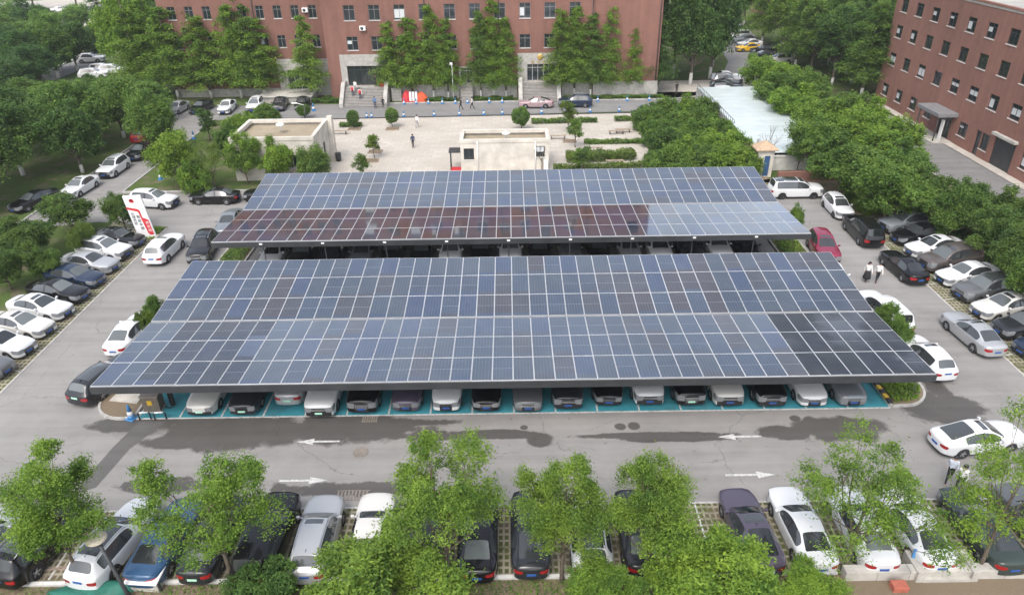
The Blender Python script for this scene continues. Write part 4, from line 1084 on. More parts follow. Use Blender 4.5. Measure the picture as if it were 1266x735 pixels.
# conifers before the brick building
C_='whitewashed conifers in front of the left wing'
cx=[(-52.5,111),(-49.6,109.3),(-47.0,111.2),(-44.6,109.2),(-42.2,111),(-40.0,109.0),(-38.2,110.6),(-36.6,109.2),(-50.8,114),(-46.0,114),(-41.2,113.6),(-37.0,113),(-54.6,114.5),(-55,109.8)]
for i,(x,y) in enumerate(cx): tree('cone',i%3,x,y,13.5+random.uniform(-1.4,1.6),6.0+random.uniform(-.5,.7)+.5,['bright','bright','std','bright'][i%4],'tall conifer with whitewashed trunk in the dense cluster before the left wing',group=C_)
tree('broad',1,-57,113,14,8.5,'lime','tall yellow-green tree at the left end of the conifer cluster')
for (px,y,h,w,v,t,lab) in ((398,106.9,12.6,5.4,0,'std','single drooping conifer between the stone doorway and main stairs'),
  (497,106.6,11.8,5.0,1,'std','conifer right of the main stairs behind the red pile'),(522,107.0-.4,12.4,5.4,2,'bright','bushy conifer behind the striped boards'),(548,106.5,13.8,5.2,0,'std','tallest conifer between the red pile and small stairs'),(566,106.3,12.2,4.6,1,'std','conifer immediately left of the small steps and door'),
  (606,106.4,13.2,4.6,2,'mid','conifer immediately right of the small steps'),(622,106.8,14.8,5.2,1,'std','tall conifer in the middle between two doorways'),(637,106.5,12.0,4.4,0,'bright','conifer left of the stone doorway with gold lettering'),
  (703,106.2,13.0,5.2,0,'std','conifer right of the gold-lettered doorway'),(721,106.6,13.6,5.2,2,'bright','second conifer right of the gold-lettered doorway'),(741,106.4,12.6,5.0,1,'mid','darker conifer before the blank brick wall'),(762,106.8,13.4,5.0,0,'std','conifer in front of the blank brick wall, left of the yellow one'),
  (791,107.0,10.6,4.2,2,'lime','yellow-green young conifer before the blank brick wall'),(823,108.5,11.2,5.0,1,'dark','dark conifer at the right end of the brick building')):
    _,d=0,0
    x=(px-633)/891*(y*math.cos(CAM_P)+CAM_H*math.sin(CAM_P))-.9; tree('cone',v,x,y,h,w*.98,dict(std='bright',mid='std').get(t,t),lab)
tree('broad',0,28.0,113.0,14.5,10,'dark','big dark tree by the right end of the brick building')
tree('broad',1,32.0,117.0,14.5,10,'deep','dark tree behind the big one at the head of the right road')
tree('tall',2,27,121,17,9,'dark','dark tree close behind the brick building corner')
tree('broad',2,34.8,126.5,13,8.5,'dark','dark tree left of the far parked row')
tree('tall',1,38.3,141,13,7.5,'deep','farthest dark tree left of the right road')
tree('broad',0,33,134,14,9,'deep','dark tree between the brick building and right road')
tree('broad',1,39,151,12,9,'mid','tree at the bend behind the far end of the right road')
tree('broad',2,41,166,12,10,'std','tree closing the view at the end of the right road')
tree('tall',0,52,168,12,9,'mid','tall tree on the right at the far end of the right road')
# wood behind the right building
for i in range(34):
    a=i%5; b=i//5
    x=49.3+a*4.6+random.uniform(-1,1)+(1.2 if b>3 else 0); y=105.5+b*7.0+random.uniform(-1.5,1.5)
    if b==0 and a==0: x+=.8
    tree('tall' if i%3 else 'cone',i%3,x,y,12.5+random.uniform(-1.5,2.0),7.0,['std','mid','bright','std','dark'][random.randrange(5)],'tall slender tree in the wood beside the brown brick building',group='wood by the brown brick building')
# verge trees at the right
V_='leafy trees on the verge between right lane and road'
vl=[(945,88,'std'),(962,112,'mid'),(985,128,'std'),(1000,110,'mid'),(968,100,'bright'),(1018,150,'std'),(1042,138,'mid'),(1050,165,'std'),(1072,150,'bright'),(1010,175,'mid'),(1085,185,'std'),(1045,198,'dark'),(1075,212,'mid'),(1100,170,'std'),(1118,205,'dark'),(1105,232,'mid'),(1140,228,'plum'),(1160,250,'plum'),(1205,250,'plum'),(1236,284,'plum'),(1182,260,'dark'),(1266,312,'plum'),(1290,345,'dark'),(1250,262,'plum')]
for i,(px,py,t) in enumerate(vl):
    h=5.4+random.uniform(-.5,.7)
    if i>=16: h=4.6
    tpx('dome',i%3,px,py,h*.62,h,6.8+random.uniform(-.6,.8) if i<16 else 4.8,dict(std='bright',mid='std',dark='mid',bright='lime').get(t,t),'spreading leafy tree in the belt between right parked row and brown building',group=V_)
for i,(px,py) in enumerate(((1062,240),(1075,250),(1092,245))): tpx('shrub',i,px,py,.9,1.8,2.8,'bright',['light green bush by the white hatchback at back right','light green bush between the white hatchback and black van','bush above the grey-blue SUV of the right row'][i],'shrub')
# big shrubs right of the plaza
S_='rounded shrubs filling the bed right of the plaza'
for i,(px,py,t) in enumerate(((803,142,'mid'),(826,136,'std'),(850,136,'bright'),(812,160,'mid'),(838,153,'std'),(862,150,'mid'),(886,158,'std'),(822,176,'dark'),(850,172,'std'),(876,176,'bright'),(905,180,'bright'),(845,192,'bright'),(870,195,'std'),(898,198,'bright'),(832,200,'std'),(920,195,'bright'),(868,136,'mid'))):
    tpx('shrub',i%3,px,py,1.9,3.5,4.9,t,'large rounded shrub in the green bed between plaza and ramp roof','shrub',S_)
tpx('shrub',1,806,198,1.0,2.0,2.2,'pale','pale small shrub at the plaza edge before the green bed','shrub')
# plaza trees
for (px,py,k,v,h,w,t,lab) in ((644,144,'clipped',0,3.0,2.5,'mid','dense egg-shaped bush behind the right plaza hut'),(703,139,'slim',0,4.2,2.6,'olive','upper of two thin trees right of the right plaza hut'),(712,160,'slim',1,3.6,2.4,'std','lower of two thin trees right of the right plaza hut'),(719,194,'slim',2,3.2,2.4,'mid','small tree rising through the long hedge on the plaza'),
  (436,145,'clipped',1,2.4,1.7,'mid','small round tree at the left of the plaza front kerb'),(484,143,'clipped',2,2.6,1.9,'std','small round tree before the main stairs on the plaza'),(461,177,'slim',0,3.0,2.2,'olive','young tree in a square pit, upper of two on the left plaza'),(447,202,'slim',1,2.8,2.2,'std','young tree nearest the rear canopy on the left plaza')):
    tpx(k,v,px,py,h*.6,h,w,t,lab,'tree')
# twiggy bare trees
def bare(px,py,h,label,seed):
    r=random.Random(seed); mb=MB(); 
    def grow(p,d,L,rad,lv):
        q=p+d*L; mb.tube([p,q],[rad,rad*.6],5,0,False)
        if lv==0: return
        for _ in range(3):
            nd=(d+Vector((r.uniform(-.6,.6),r.uniform(-.6,.6),r.uniform(-.1,.5)))).normalized(); grow(p.lerp(q,r.uniform(.55,1)),nd,L*.68,rad*.55,lv-1)
    grow(Vector((0,0,-.05)),Vector((0,0,1)),h*.36,.07,4)
    o=mb.build('bare_tree',M['bark']); X,Y=G(px,py); o.location=(X,Y,0); tag(o,label,'tree')
bare(928,212,4.6,'leafless tree left of the gate pillar with tiled cap',1); bare(946,208,5.4,'tallest leafless tree behind the gate pillar',2); bare(985,213,4.2,'leafless tree right of the gate pillar by the low wall',3)
bare(670,211,3.4,'bare climbing stems against the front wall of the right plaza hut',5); bare(833,590+20,2.4,'dead twig sapling between two near trees',8)
# hedges
def hedge(pts,w,h,tint,label,z=0.02,leaf=.12,dens=260):
    r=np.random.default_rng(int(abs(pts[0][0]*100))); L=[]
    for a,b in zip(pts[:-1],pts[1:]):
        d=math.hypot(b[0]-a[0],b[1]-a[1]); n=int(d*dens); t=r.uniform(0,1,n); a_=np.array(a);b_=np.array(b); nn=np.array([-(b_-a_)[1],(b_-a_)[0]])/d
        u=r.uniform(-1,1,n); zz=r.uniform(0,1,n)**.6; bump=1+.10*np.sin(t*d*2.1)+.06*np.sin(t*d*5.3)
        q=a_[None,:]+(b_-a_)[None,:]*t[:,None]+nn[None,:]*(u*w/2*bump)[:,None]; L.append(np.stack([q[:,0],q[:,1],z+zz*h*bump],1))
    c=np.mean(np.array(pts),axis=0); L=np.concatenate(L)-np.array([c[0],c[1],0])
    o=link(bpy.data.objects.new('hedge',quad_mesh('hedge',leaf_cards(L,leaf*1.5,r,.5,.6),M['leaf']))); o.location=(c[0],c[1],0); o.color=TINT[tint]; return tag(o,label,'hedge')
hedge([G(700,200),G(785,196)],1.7,1.0,'olive','long clipped bronze-green hedge on the plaza right of the hut',dens=900)
hedge([G(722,178),G(800,177)],.8,.5,'std','thin low hedge in the middle of the right plaza',dens=420)
hedge([G(657,153),G(738,151)],.9,.6,'std','low hedge along the road edge behind the right plaza hut',dens=420)
hedge([G(760,150),G(780,149)],.9,.6,'std','short low hedge by the road at the plaza right end',dens=420)
hedge([G(780,148),G(800,148)],1.6,1.0,'dark','dark clipped hedge block at the corner of the shrub bed',dens=700)
hedge([G(684,211),G(817,206)],1.0,.6,'olive','low bronze hedge along the rear canopy back edge',dens=420)
hedge([G(420,157),G(448,156)],1.0,.5,'std','short low hedge at the left of the plaza front',dens=420)
def cover(poly,n,h,tint,label,leaf=.17,name='ground_cover'):
    r=np.random.default_rng(n); xs=[p[0] for p in poly]; ys=[p[1] for p in poly]; pts=[]
    def inside(x,y):
        c=False;j=len(poly)-1
        for i in range(len(poly)):
            xi,yi=poly[i];xj,yj=poly[j]
            if (yi>y)!=(yj>y) and x<(xj-xi)*(y-yi)/(yj-yi)+xi: c=not c
            j=i
        return c
    while len(pts)<n:
        x=r.uniform(min(xs),max(xs)); y=r.uniform(min(ys),max(ys))
        if inside(x,y): pts.append((x,y,.08+h*r.uniform(0,1)**.7*(.7+.3*math.sin(x*2.3)*math.sin(y*1.9))))
    o=link(bpy.data.objects.new(name,quad_mesh(name,leaf_cards(np.array(pts),leaf,r,.7,.6),M['leaf']))); o.color=TINT[tint]; return tag(o,label,'ground cover',kind='stuff')
cover([(22.3,33.6)]+arc(22.75,35.3,1.7,-70,0)+[(24.4,45.3),(22.3,46.2)],9000,.35,'bright','leafy ground cover on the right island of the front canopy',.15)
cover([(-24.1,51.6),(-22.3,51.1),(-22.3,64),(-24.1,63.6)],4500,.4,'std','leafy ground cover on the left island of the rear canopy')
cover([(22.4,51.1),(24.4,51.6),(24.4,63.6),(22.4,64)],4500,.4,'bright','leafy ground cover on the right island of the rear canopy')
cover([(-12.3,104.9),(-7.7,104.9),(-7.7,106.3),(-12.3,106.3)],5200,.5,'mid','dark ivy bed before the brick building left of the small steps')
cover([(-15.2,104.9),(-12.3,104.9),(-12.3,106.3),(-15.2,106.3)],2500,.4,'mid','ivy under the red pile')
cover([(-28.6,104.9),(-24.6,104.9),(-24.6,107),(-28.6,107)],4200,.7,'mid','ivy bed left of the main stairs')
cover([(-5.2,104.9),(.6,104.9),(.6,106.4),(-5.2,106.4)],5200,.5,'mid','ivy bed between small steps and gold-lettered doorway')
cover([(7.9,104.9),(22.5,104.9),(22.5,106.2),(7.9,106.2)],9000,.5,'mid','ivy bed before the blank brick wall')
cover([G(780,150),G(800,149),G(880,212),G(820,209),G(795,170)],5000,.12,'bright','short bright grass at the shrub bed edge',.14,'grass_edge')
cover([(37.6,34),(40.5,36),(40.5,61),(37.6,62)],6000,.5,'dark','low undergrowth behind the right parked row',.25)
cover([(-14,19.8),(14,19.8),(14,21.5),(-14,21.5)],9000,.10,'std','short weeds on the near verge',.10,'weeds')
cover([(-46,19.8),(-14,19.8),(-14,21.5),(-46,21.5)],5000,.14,'std','short weeds on the near left verge',.11,'weeds')
cover([(-32.9,58.5),(-31.7,58.5),(-31.7,60.8),(-33.4,61.0)],1500,.2,'lime','bright grass at the foot of the white and red sign',.12,'grass_tuft')
# ------------------------------------------------------------------ buildings
def facade(mb, org, u, W, H, ops, depth=.22, mi=0):
    """wall sheet with true openings and reveals; u = direction along the wall, outward normal = u x z"""
    u=Vector(u); n=u.cross(Vector((0,0,1))); org=Vector(org)
    P=lambda a,z,d=0: org+u*a+Vector((0,0,z))-n*d
    xs=sorted(set([0,W]+[o[0] for o in ops]+[o[1] for o in ops])); zs=sorted(set([0,H]+[o[2] for o in ops]+[o[3] for o in ops]))
    for i in range(len(xs)-1):
        run=None
        for j in range(len(zs)-1):
            cx=(xs[i]+xs[i+1])/2; cz=(zs[j]+zs[j+1])/2
            if any(o[0]<cx<o[1] and o[2]<cz<o[3] for o in ops): continue
            mb.add([P(xs[i],zs[j]),P(xs[i+1],zs[j]),P(xs[i+1],zs[j+1]),P(xs[i],zs[j+1])],[(0,1,2,3)],mi)
    for a,b,c,d in ops:
        mb.add([P(a,c),P(b,c),P(b,d),P(a,d),P(a,c,depth),P(b,c,depth),P(b,d,depth),P(a,d,depth)],[(0,4,5,1),(1,5,6,2),(2,6,7,3),(3,7,4,0)],mi)
    return P
def window(parent,P,a,b,c,d,depth=.20,frame='winframe',blind=False,split=(.62,),cross=.3,sill=True,name='window'):
    """frame ring + mullions (window), pane and sill as its pieces"""
    def bar(mb,x0,x1,z0,z1,d0,d1):
        vs=[P(x0,z0,d0),P(x1,z0,d0),P(x1,z0,d1),P(x0,z0,d1),P(x0,z1,d0),P(x1,z1,d0),P(x1,z1,d1),P(x0,z1,d1)]
        mb.add(vs,[(0,1,2,3),(4,7,6,5),(0,4,5,1),(1,5,6,2),(2,6,7,3),(3,7,4,0)])
    t=.06; f=MB(); d0,d1=depth-.09,depth-.02
    bar(f,a,b,c,c+t,d0,d1); bar(f,a,b,d-t,d,d0,d1); bar(f,a,a+t,c+t,d-t,d0,d1); bar(f,b-t,b,c+t,d-t,d0,d1)
    for s in split: x=a+(b-a)*s; bar(f,x-.025,x+.025,c+t,d-t,d0+.004,d1-.004)
    if cross: z=d-(d-c)*cross; bar(f,a+t,b-t,z-.025,z+.025,d0+.008,d1-.008)
    w=f.build(name,M[frame],parent)
    g=MB().add([P(a+t*.5,c+t*.5,depth-.05),P(b-t*.5,c+t*.5,depth-.05),P(b-t*.5,d-t*.5,depth-.05),P(a+t*.5,d-t*.5,depth-.05)],[(0,1,2,3)]); g.build('pane',M['winglass'],w)
    if blind:
        k=random.uniform(.25,1.0); z1=d-(d-c)*cross if cross else d-t
        x1=a+(b-a)*(split[0] if random.random()<.5 else 1)-.06
        q=MB(); bar(q,a+.07,x1-.03,z1-(z1-c)*k+.06,z1-.03,depth-.056,depth-.052); q.build('blind',M['blind'],w)
    if sill:
        q=MB(); bar(q,a-.06,b+.06,c-.09,c-.003,-.07,.10); q.build('sill',M['pale_concrete'],w)
    return w
# main red building
main=empty('brick_building',(0,107,0),0,'long red brick building with stone doorways behind the plaza, filling the top','building')
def loc(o): o.matrix_parent_inverse=Matrix.Translation((0,-107,0)); return o
mb=MB(); HM=23.5
rows=[(7.0,8.85),(11.0,13.0),(15.2,17.2),(19.2,21.0)]
ops=[]; cen=[-22.12+3.50*k for k in range(10)]
for k,x in enumerate(cen):
    for z0,z1 in rows:
        if 1 and not (k in(2,) and z0<8 and False): ops.append((x-.78+26,x+.78+26,z0,z1))
ops_e=[(-23.3+26,-17.5+26,2.1,4.85),(-7.0+26,-5.25+26,2.2,4.35),(2.65+26,6.6+26,2.35,4.75)]
Pm=facade(mb,(-26,107,0),(1,0,0),38.2,HM,ops+ops_e,.25)
mb.add([(-26,107,0),(-26,107,HM),(-26,110,HM),(-26,110,0)],[(0,1,2,3)])
Pr=facade(mb,(12.2,106.7,0),(1,0,0),9.4,HM,[(9.4-3.2,9.4-1.6,15.2,17.2),(9.4-3.2,9.4-1.6,19.2,21)],.25)
mb.add([(12.2,107,0),(12.2,107,HM),(12.2,106.7,HM),(12.2,106.7,0)],[(0,1,2,3)]); mb.add([(21.6,106.7,0),(21.6,128,0),(21.6,128,HM),(21.6,106.7,HM)],[(0,1,2,3)])
opl=[]; cl=[-48.1+2.52*k for k in range(9)]
rl=[(7.0,8.7),(11.0,12.75),(15.2,16.9),(19.2,20.9)]
for k,x in enumerate(cl):
    for z0,z1 in rl:
        if x<-26.6: opl.append((x-.58+50,x+.58+50,z0,z1))
Pl=facade(mb,(-50,110,0),(1,0,0),24,HM,opl+[(-32.9+50,-29.2+50,.9,3.75)],.25)
mb.add([(-50,128,0),(-50,110,0),(-50,110,HM),(-50,128,HM)],[(0,3,2,1)]); mb.add([(-50,128,0),(21.6,128,0),(21.6,128,HM),(-50,128,HM)],[(0,3,2,1)])
for (x,y) in ((-26.35,109.93),(-11.6,106.93),(-1.3,106.93),(11.9,106.93),(-36.4,109.93),(21.3,106.6)): mb.tube([(x,y,.2),(x,y,HM)],.075,6,1)
loc(mb.build('wall',[M['brick'],M['steel']],main))
loc(MB().prism([(-50.2,109.8),(-26.2,109.8),(-26.2,106.8),(12.0,106.8),(12.0,106.5),(21.8,106.5),(21.8,128.2),(-50.2,128.2)],HM,HM+.5).build('roof',M['roofgrey'],main))
for i,(a,b,c,d) in enumerate(ops): loc(window(main,Pm,a,b,c,d,.2,blind=(random.random()<.22),split=(.5,)))
for a,b,c,d in opl:
    if d<14: loc(window(main,Pl,a,b,c,d,.2,blind=(random.random()<.15),split=(.5,)))
up=MB()
for a,b,c,d in opl:
    if d>14: up.add([Pl(a,c,.15),Pl(b,c,.15),Pl(b,d,.15),Pl(a,d,.15)],[(0,1,2,3)])
loc(up.build('upper_panes',M['winglass'],main))
for x,z in ((-28.9,12.1),(-20.4,10.0)):
    y=110 if x<-26 else 107
    q=MB().bbox(x-.42,x+.42,y-.42,y-.03,z-.3,z+.3,.03); q.lathe([(.22,0),(.22,.012)],16,1,Matrix.Translation((x-.08,y-.425,z))@Matrix.Rotation(R(90),4,'X')); loc(q.build('air_conditioner',[M['white'],M['steel']],main))
# stone doorways (cladding stands proud of the brick with its own openings)
for o_,W_2,H_2,op_,dp in (((-24.2,106.86,0),7.5,6.45,[(.9,6.7,2.1,4.85)],.14),((1.3,106.86,0),6.3,6.3,[(1.35,5.3,2.35,4.75)],.14),((-7.25,106.93,0),2.25,4.55,[(.25,2.0,2.2,4.35)],.06)):
    mb=MB(); facade(mb,o_,(1,0,0),W_2,H_2,op_,dp); loc(mb.build('stone_surround',M['stone'],main))
mb=MB(); facade(mb,(-34.2,109.88,0),(1,0,0),7.6,5.4,[(1.3,5.0,.9,3.75)],.12); loc(mb.build('stone_plinth',M['block'],main))
for b_ in ((-16.6,-7.3,106.80,106.985,0,2.1),(-4.95,1.2,106.80,106.985,0,2.1),(7.7,12.15,106.80,106.985,0,2.1),(12.25,21.62,106.5,106.685,0,2.2),(-49.9,-34.3,109.8,109.985,0,1.2)): loc(MB().box(*b_).build('plinth',M['stone'],main))
def glazed_door(parent,P,a,b,c,d,n,frame):
    f=window(parent,P,a,b,c,d,.26,frame,False,[ (i+1)/n for i in range(n-1)],.22,False,'door'); return f
loc(glazed_door(main,Pm,2.7,8.5,2.1,4.85,6,'steel')); loc(glazed_door(main,Pm,19.0,20.75,2.2,4.35,2,'alu')); loc(glazed_door(main,Pm,28.65,32.6,2.35,4.75,5,'alu')); loc(glazed_door(main,Pl,17.1,20.8,.9,3.75,4,'alu'))
# gold emblem and lettering above the right-hand doorway
mb=MB(); mb.lathe([(.42,0),(.42,.05),(.30,.08)],18,0,Matrix.Translation((4.55,106.84,5.72))@Matrix.Rotation(R(90),4,'X'))
for i in range(4):
    x=3.1+i*.78+.2
    mb.box(x,x+.38,106.81,106.855,5.08,5.14).box(x+.15,x+.22,106.815,106.853,4.86,5.24).box(x+.02,x+.36,106.812,106.852,4.93,4.98)
loc(mb.build('lettering',M['gold'],main))
def stairs(name,x0,x1,y0,y1,h,n,label,walls,mat):
    r=empty(name,((x0+x1)/2,y0,0),0,label,'steps'); inv=Matrix.Translation((-(x0+x1)/2,-y0,0)); mb=MB()
    for i in range(n):
        ya=y0+(y1-y0)*i/n; mb.box(x0+.004,x1-.004,ya,y1,h*i/n+.0001,h*(i+1)/n,0).box(x0+.006,x1-.006,ya-.012,ya-.003,h*i/n+.004,h*(i+1)/n-.03,1)
    mb.box(x0+.002,x1-.002,y1+.003,106.78,0,h)
    o=mb.build('treads',[M[mat],M['riser_shade']],r); o.matrix_parent_inverse=inv
    for s in walls:
        x=x0 if s<0 else x1
        w=MB(); xa,xb=(x-.55,x) if s<0 else (x,x+.55)
        w.add([(xa,y0-.2,0),(xb,y0-.2,0),(xb,106.75,0),(xa,106.75,0),(xa,y0-.2,.55),(xb,y0-.2,.55),(xb,y1,h+.75),(xa,y1,h+.75),(xb,106.75,h+.75),(xa,106.75,h+.75)],
          [(0,1,5,4),(4,5,6,7),(7,6,8,9),(1,2,8,6,5),(0,4,7,9,3),(2,3,9,8)])
        o=w.build('side_wall',M['stone'],r); o.matrix_parent_inverse=inv
stairs('entrance_stairs',-23.55,-17.9,102.7,105.6,2.1,13,'broad stone stairs up to the dark main doorway at left',(-1,1),'stone')
stairs('entrance_stairs',-6.95,-5.25,104.2,106.3,2.2,13,'narrow plain steps up to a small white-framed door',(),'concrete')
stairs('entrance_stairs',1.95,6.9,103.9,106.2,2.35,14,'stone stairs with block piers below the gold lettering',(-1,1),'stone')
o=MB().prism([(-36.2,105.3),(-28.7,105.3),(-28.7,109.7),(-36.2,109.7)],0,.95).box(-36.4,-28.5,105.1,109.72,.953,1.03).build('entrance_platform',M['concrete']); tag(o,'raised concrete platform below the block-stone doorway','platform')
o=MB().bbox(-17.05,-15.6,105.7,106.7,0,1.9,.05).build('stone_pier',M['block']); tag(o,'grey block pier right of the main stairs','pier')
# brown brick building at the right
br=empty('brick_building',(52,80,0),0,'brown brick building with garage shutter at the upper right','building')
inv=Matrix.Translation((-52,-80,0)); mb=MB(); HB=15.0
P0=102.9
def S(y): return P0-y    # facade runs from far corner towards the camera
ops=[]; info=[]
ys=[100.55-3.87*k for k in range(12)]
for z in (12.75,9.55,6.03,1.98):
    for k,y in enumerate(ys):
        if z<3 and k in(4,6,7): continue
        if z<3 and k==5: pass
        ops.append((S(y)-.85,S(y)+.85,z-.78,z+.78)); info.append(z)
door=(S(86.3),S(83.6),.05,2.75); shut=(S(75.2),S(71.7),.03,3.15); d2=(S(78.6),S(77.6),.05,2.75); w2=(S(77.5),S(76.1),1.0,2.75)
Pb=facade(mb,(52,P0,0),(0,-1,0),62,HB,ops+[door,shut,d2,w2],.25)
mb.add([(52,P0,0),(52,P0,HB),(90,P0,HB),(90,P0,0)],[(0,1,2,3)])
mb.add([(52,P0-62,0),(90,P0-62,0),(90,P0-62,HB),(52,P0-62,HB)],[(0,1,2,3)])
o=mb.build('wall',M['brick2'],br); o.matrix_parent_inverse=inv
o=MB().box(51.95,90,P0-62,P0+.1,HB,HB+.22).build('roof',M['roofgrey'],br); o.matrix_parent_inverse=inv
o=MB().box(51.9,52.35,P0-62,P0+.15,HB+.222,HB+.45).box(52.36,90,P0-.25,P0+.15,HB+.222,HB+.45).build('parapet',M['brick2'],br); o.matrix_parent_inverse=inv
for (a,b,c,d),z in zip(ops,info):
    o=window(br,Pb,a,b,c,d,.2,'steel',blind=(random.random()<(.85 if z<3 else .5 if z<7 else .25)),split=(.5,),cross=.28); o.matrix_parent_inverse=inv
o=window(br,Pb,*w2,.2,'steel',False,(.5,),.3); o.matrix_parent_inverse=inv
for dd,n in ((door,4),(d2,1)):
    o=window(br,Pb,*dd,.25,'steel',False,[(i+1)/n for i in range(n-1)],.2,False,'door'); o.matrix_parent_inverse=inv
q=MB(); yA,yB=P0-shut[0],P0-shut[1]
for i in range(26): q.box(52.10,52.16,yB+.02,yA-.02,.05+i*.119,.05+i*.119+.105)
o=q.build('roller_shutter',M['steel'],br); o.matrix_parent_inverse=inv
o=MB().bbox(51.55,51.99,yB-.25,yA+.25,3.2,3.5,.03).build('shutter_hood',M['concrete'],br); o.matrix_parent_inverse=inv
o=MB().bbox(49.7,51.99,82.6,87.6,3.0,3.42,.04).box(49.8,51.98,82.7,87.5,2.9,2.997).build('door_canopy',simple('canopy_sheet',(.20,.20,.205),.6,var=.2),br); o.matrix_parent_inverse=inv
q=MB().tube([(50.0,87.2,0.1),(50.0,87.2,2.95)],.07,8).tube([(50.0,83.0,.1),(50.0,83.0,2.95)],.07,8); o=q.build('canopy_post',M['steel'],br); o.matrix_parent_inverse=inv
o=MB().box(49.6,51.98,82.3,87.8,0,.11).build('door_step',M['concrete'],br); o.matrix_parent_inverse=inv
b=MB().bbox(50.75,50.83,82.95,83.55,.12,2.55,.02).build('notice_board',M['white']); tag(b,'tall white notice board leaning by the brown building entrance','notice board')
# far red building behind the wood
fb=empty('brick_building',(80,175,0),0,'red brick block glimpsed above the wood at the top right','building')
mb=MB(); PF=facade(mb,(60,172,0),(1,0,0),45,16,[(2+4*k,3.6+4*k,z,z+1.9) for k in range(10) for z in (3,7,11)],.2)
mb.add([(60,172,0),(60,172,16),(60,190,16),(60,190,0)],[(0,1,2,3)]).add([(60,172,16),(105,172,16),(105,190,16),(60,190,16)],[(0,1,2,3)])
o=mb.build('wall',M['brick'],fb); o.matrix_parent_inverse=Matrix.Translation((-80,-175,0))
q=MB()
for k in range(10):
    for z in (3,7,11): q.add([PF(2+4*k,z,.15),PF(3.6+4*k,z,.15),PF(3.6+4*k,z+1.9,.15),PF(2+4*k,z+1.9,.15)],[(0,1,2,3)])
o=q.build('window_panes',M['winglass'],fb); o.matrix_parent_inverse=Matrix.Translation((-80,-175,0))
# plaza hut, left
def hut(name,x0,x1,y0,y1,h,label,extra):
    r=empty(name,((x0+x1)/2,(y0+y1)/2,0),0,label,'building'); inv=Matrix.Translation((-(x0+x1)/2,-(y0+y1)/2,0))
    mb=MB(); ops=extra.get('front',[]); Pf=facade(mb,(x0,y0,0),(1,0,0),x1-x0,h-.35,ops,.18)
    opsr=extra.get('right',[]); Pg=facade(mb,(x1,y0,0),(0,1,0),y1-y0,h-.35,opsr,.18)
    facade(mb,(x1,y1,0),(-1,0,0),x1-x0,h-.35,[],.1); facade(mb,(x0,y1,0),(0,-1,0),y1-y0,h-.35,[],.1)
    o=mb.build('wall',M['cream'],r); o.matrix_parent_inverse=inv
    t=.32; c=.06; q=MB()
    q.box(x0-c,x1+c,y0-c,y0+t,h-.348,h).box(x0-c,x1+c,y1-t,y1+c,h-.348,h).box(x0-c,x0+t,y0+t+.002,y1-t-.002,h-.348,h).box(x1-t,x1+c,y0+t+.002,y1-t-.002,h-.348,h)
    o=q.build('parapet',M['cream'],r); o.matrix_parent_inverse=inv
    o=MB().sheet([(x0+.1,y0+.1),(x1-.1,y0+.1),(x1-.1,y1-.1),(x0+.1,y1-.1)],h-.60).build('roof',M['roofsand'],r); o.matrix_parent_inverse=inv
    vx,vy=extra['vent']
    v=MB().tube([(vx,vy,h-.3),(vx,vy,h+.25)],.10,8).lathe([(.46,0),(.42,.16),(.24,.26),(.02,.28)],16,0,Matrix.Translation((vx,vy,h+.22)))
    o=v.build('roof_vent',M['white'],r); o.matrix_parent_inverse=inv
    return r,inv,Pf,Pg
r1,i1,Pf,Pg=hut('plaza_hut',-29.0,-20.3,73.0,80.0,4.7,'larger cream flat-roofed hut at the left of the plaza',dict(vent=(-24.6,76.6),right=[(3.6,4.6,.1,2.9)],front=[(5.5,7.0,1.4,2.8)]))
o=window(r1,Pg,3.6,4.6,.1,2.9,.16,'steel',False,(),0,False,'door'); o.matrix_parent_inverse=i1
o=window(r1,Pf,5.5,7.0,1.4,2.8,.16,'alu',False,(.5,),0,True); o.matrix_parent_inverse=i1
q=MB().bbox(-20.3,-19.75,79.5,80.15,0,5.0,.03); o=q.build('corner_pier',M['cream'],r1); o.matrix_parent_inverse=i1
r2,i2,Pf,Pg=hut('plaza_hut',-5.3,4.2,75.1,78.9,3.5,'smaller cream hut with a shallow roof tray in the plaza middle',dict(vent=(-.4,76.3),front=[(.35,1.45,1.3,2.55),(8.05,9.05,1.5,2.7)]))
o=window(r2,Pf,.35,1.45,1.3,2.55,.16,'steel',False,(.5,),0,True); o.matrix_parent_inverse=i2
o=window(r2,Pf,8.05,9.05,1.5,2.7,.16,'steel',True,(.5,),0,True); o.matrix_parent_inverse=i2
for x in (-3.45,2.75):
    o=MB().tube([(x,75.02,.1),(x,75.02,3.3)],.06,8).build('downpipe',M['white'],r2); o.matrix_parent_inverse=i2
o=MB().bbox(3.65,4.1,74.6,75.05,.1,1.2,.03).build('meter_box',M['white'],r2); o.matrix_parent_inverse=i2
o=MB().bbox(-6.6,-5.32,75.3,76.6,2.0,2.22,.02).tube([(-6.45,75.45,0),(-6.45,75.45,2)],.05,6).tube([(-6.45,76.45,0),(-6.45,76.45,2)],.05,6).build('porch',M['steel'],r2); o.matrix_parent_inverse=i2
o=MB().box(-6.5,-5.35,75.4,76.5,.012,.05).build('doormat',M['red']); tag(o,'dark red mat under the hut porch','mat')
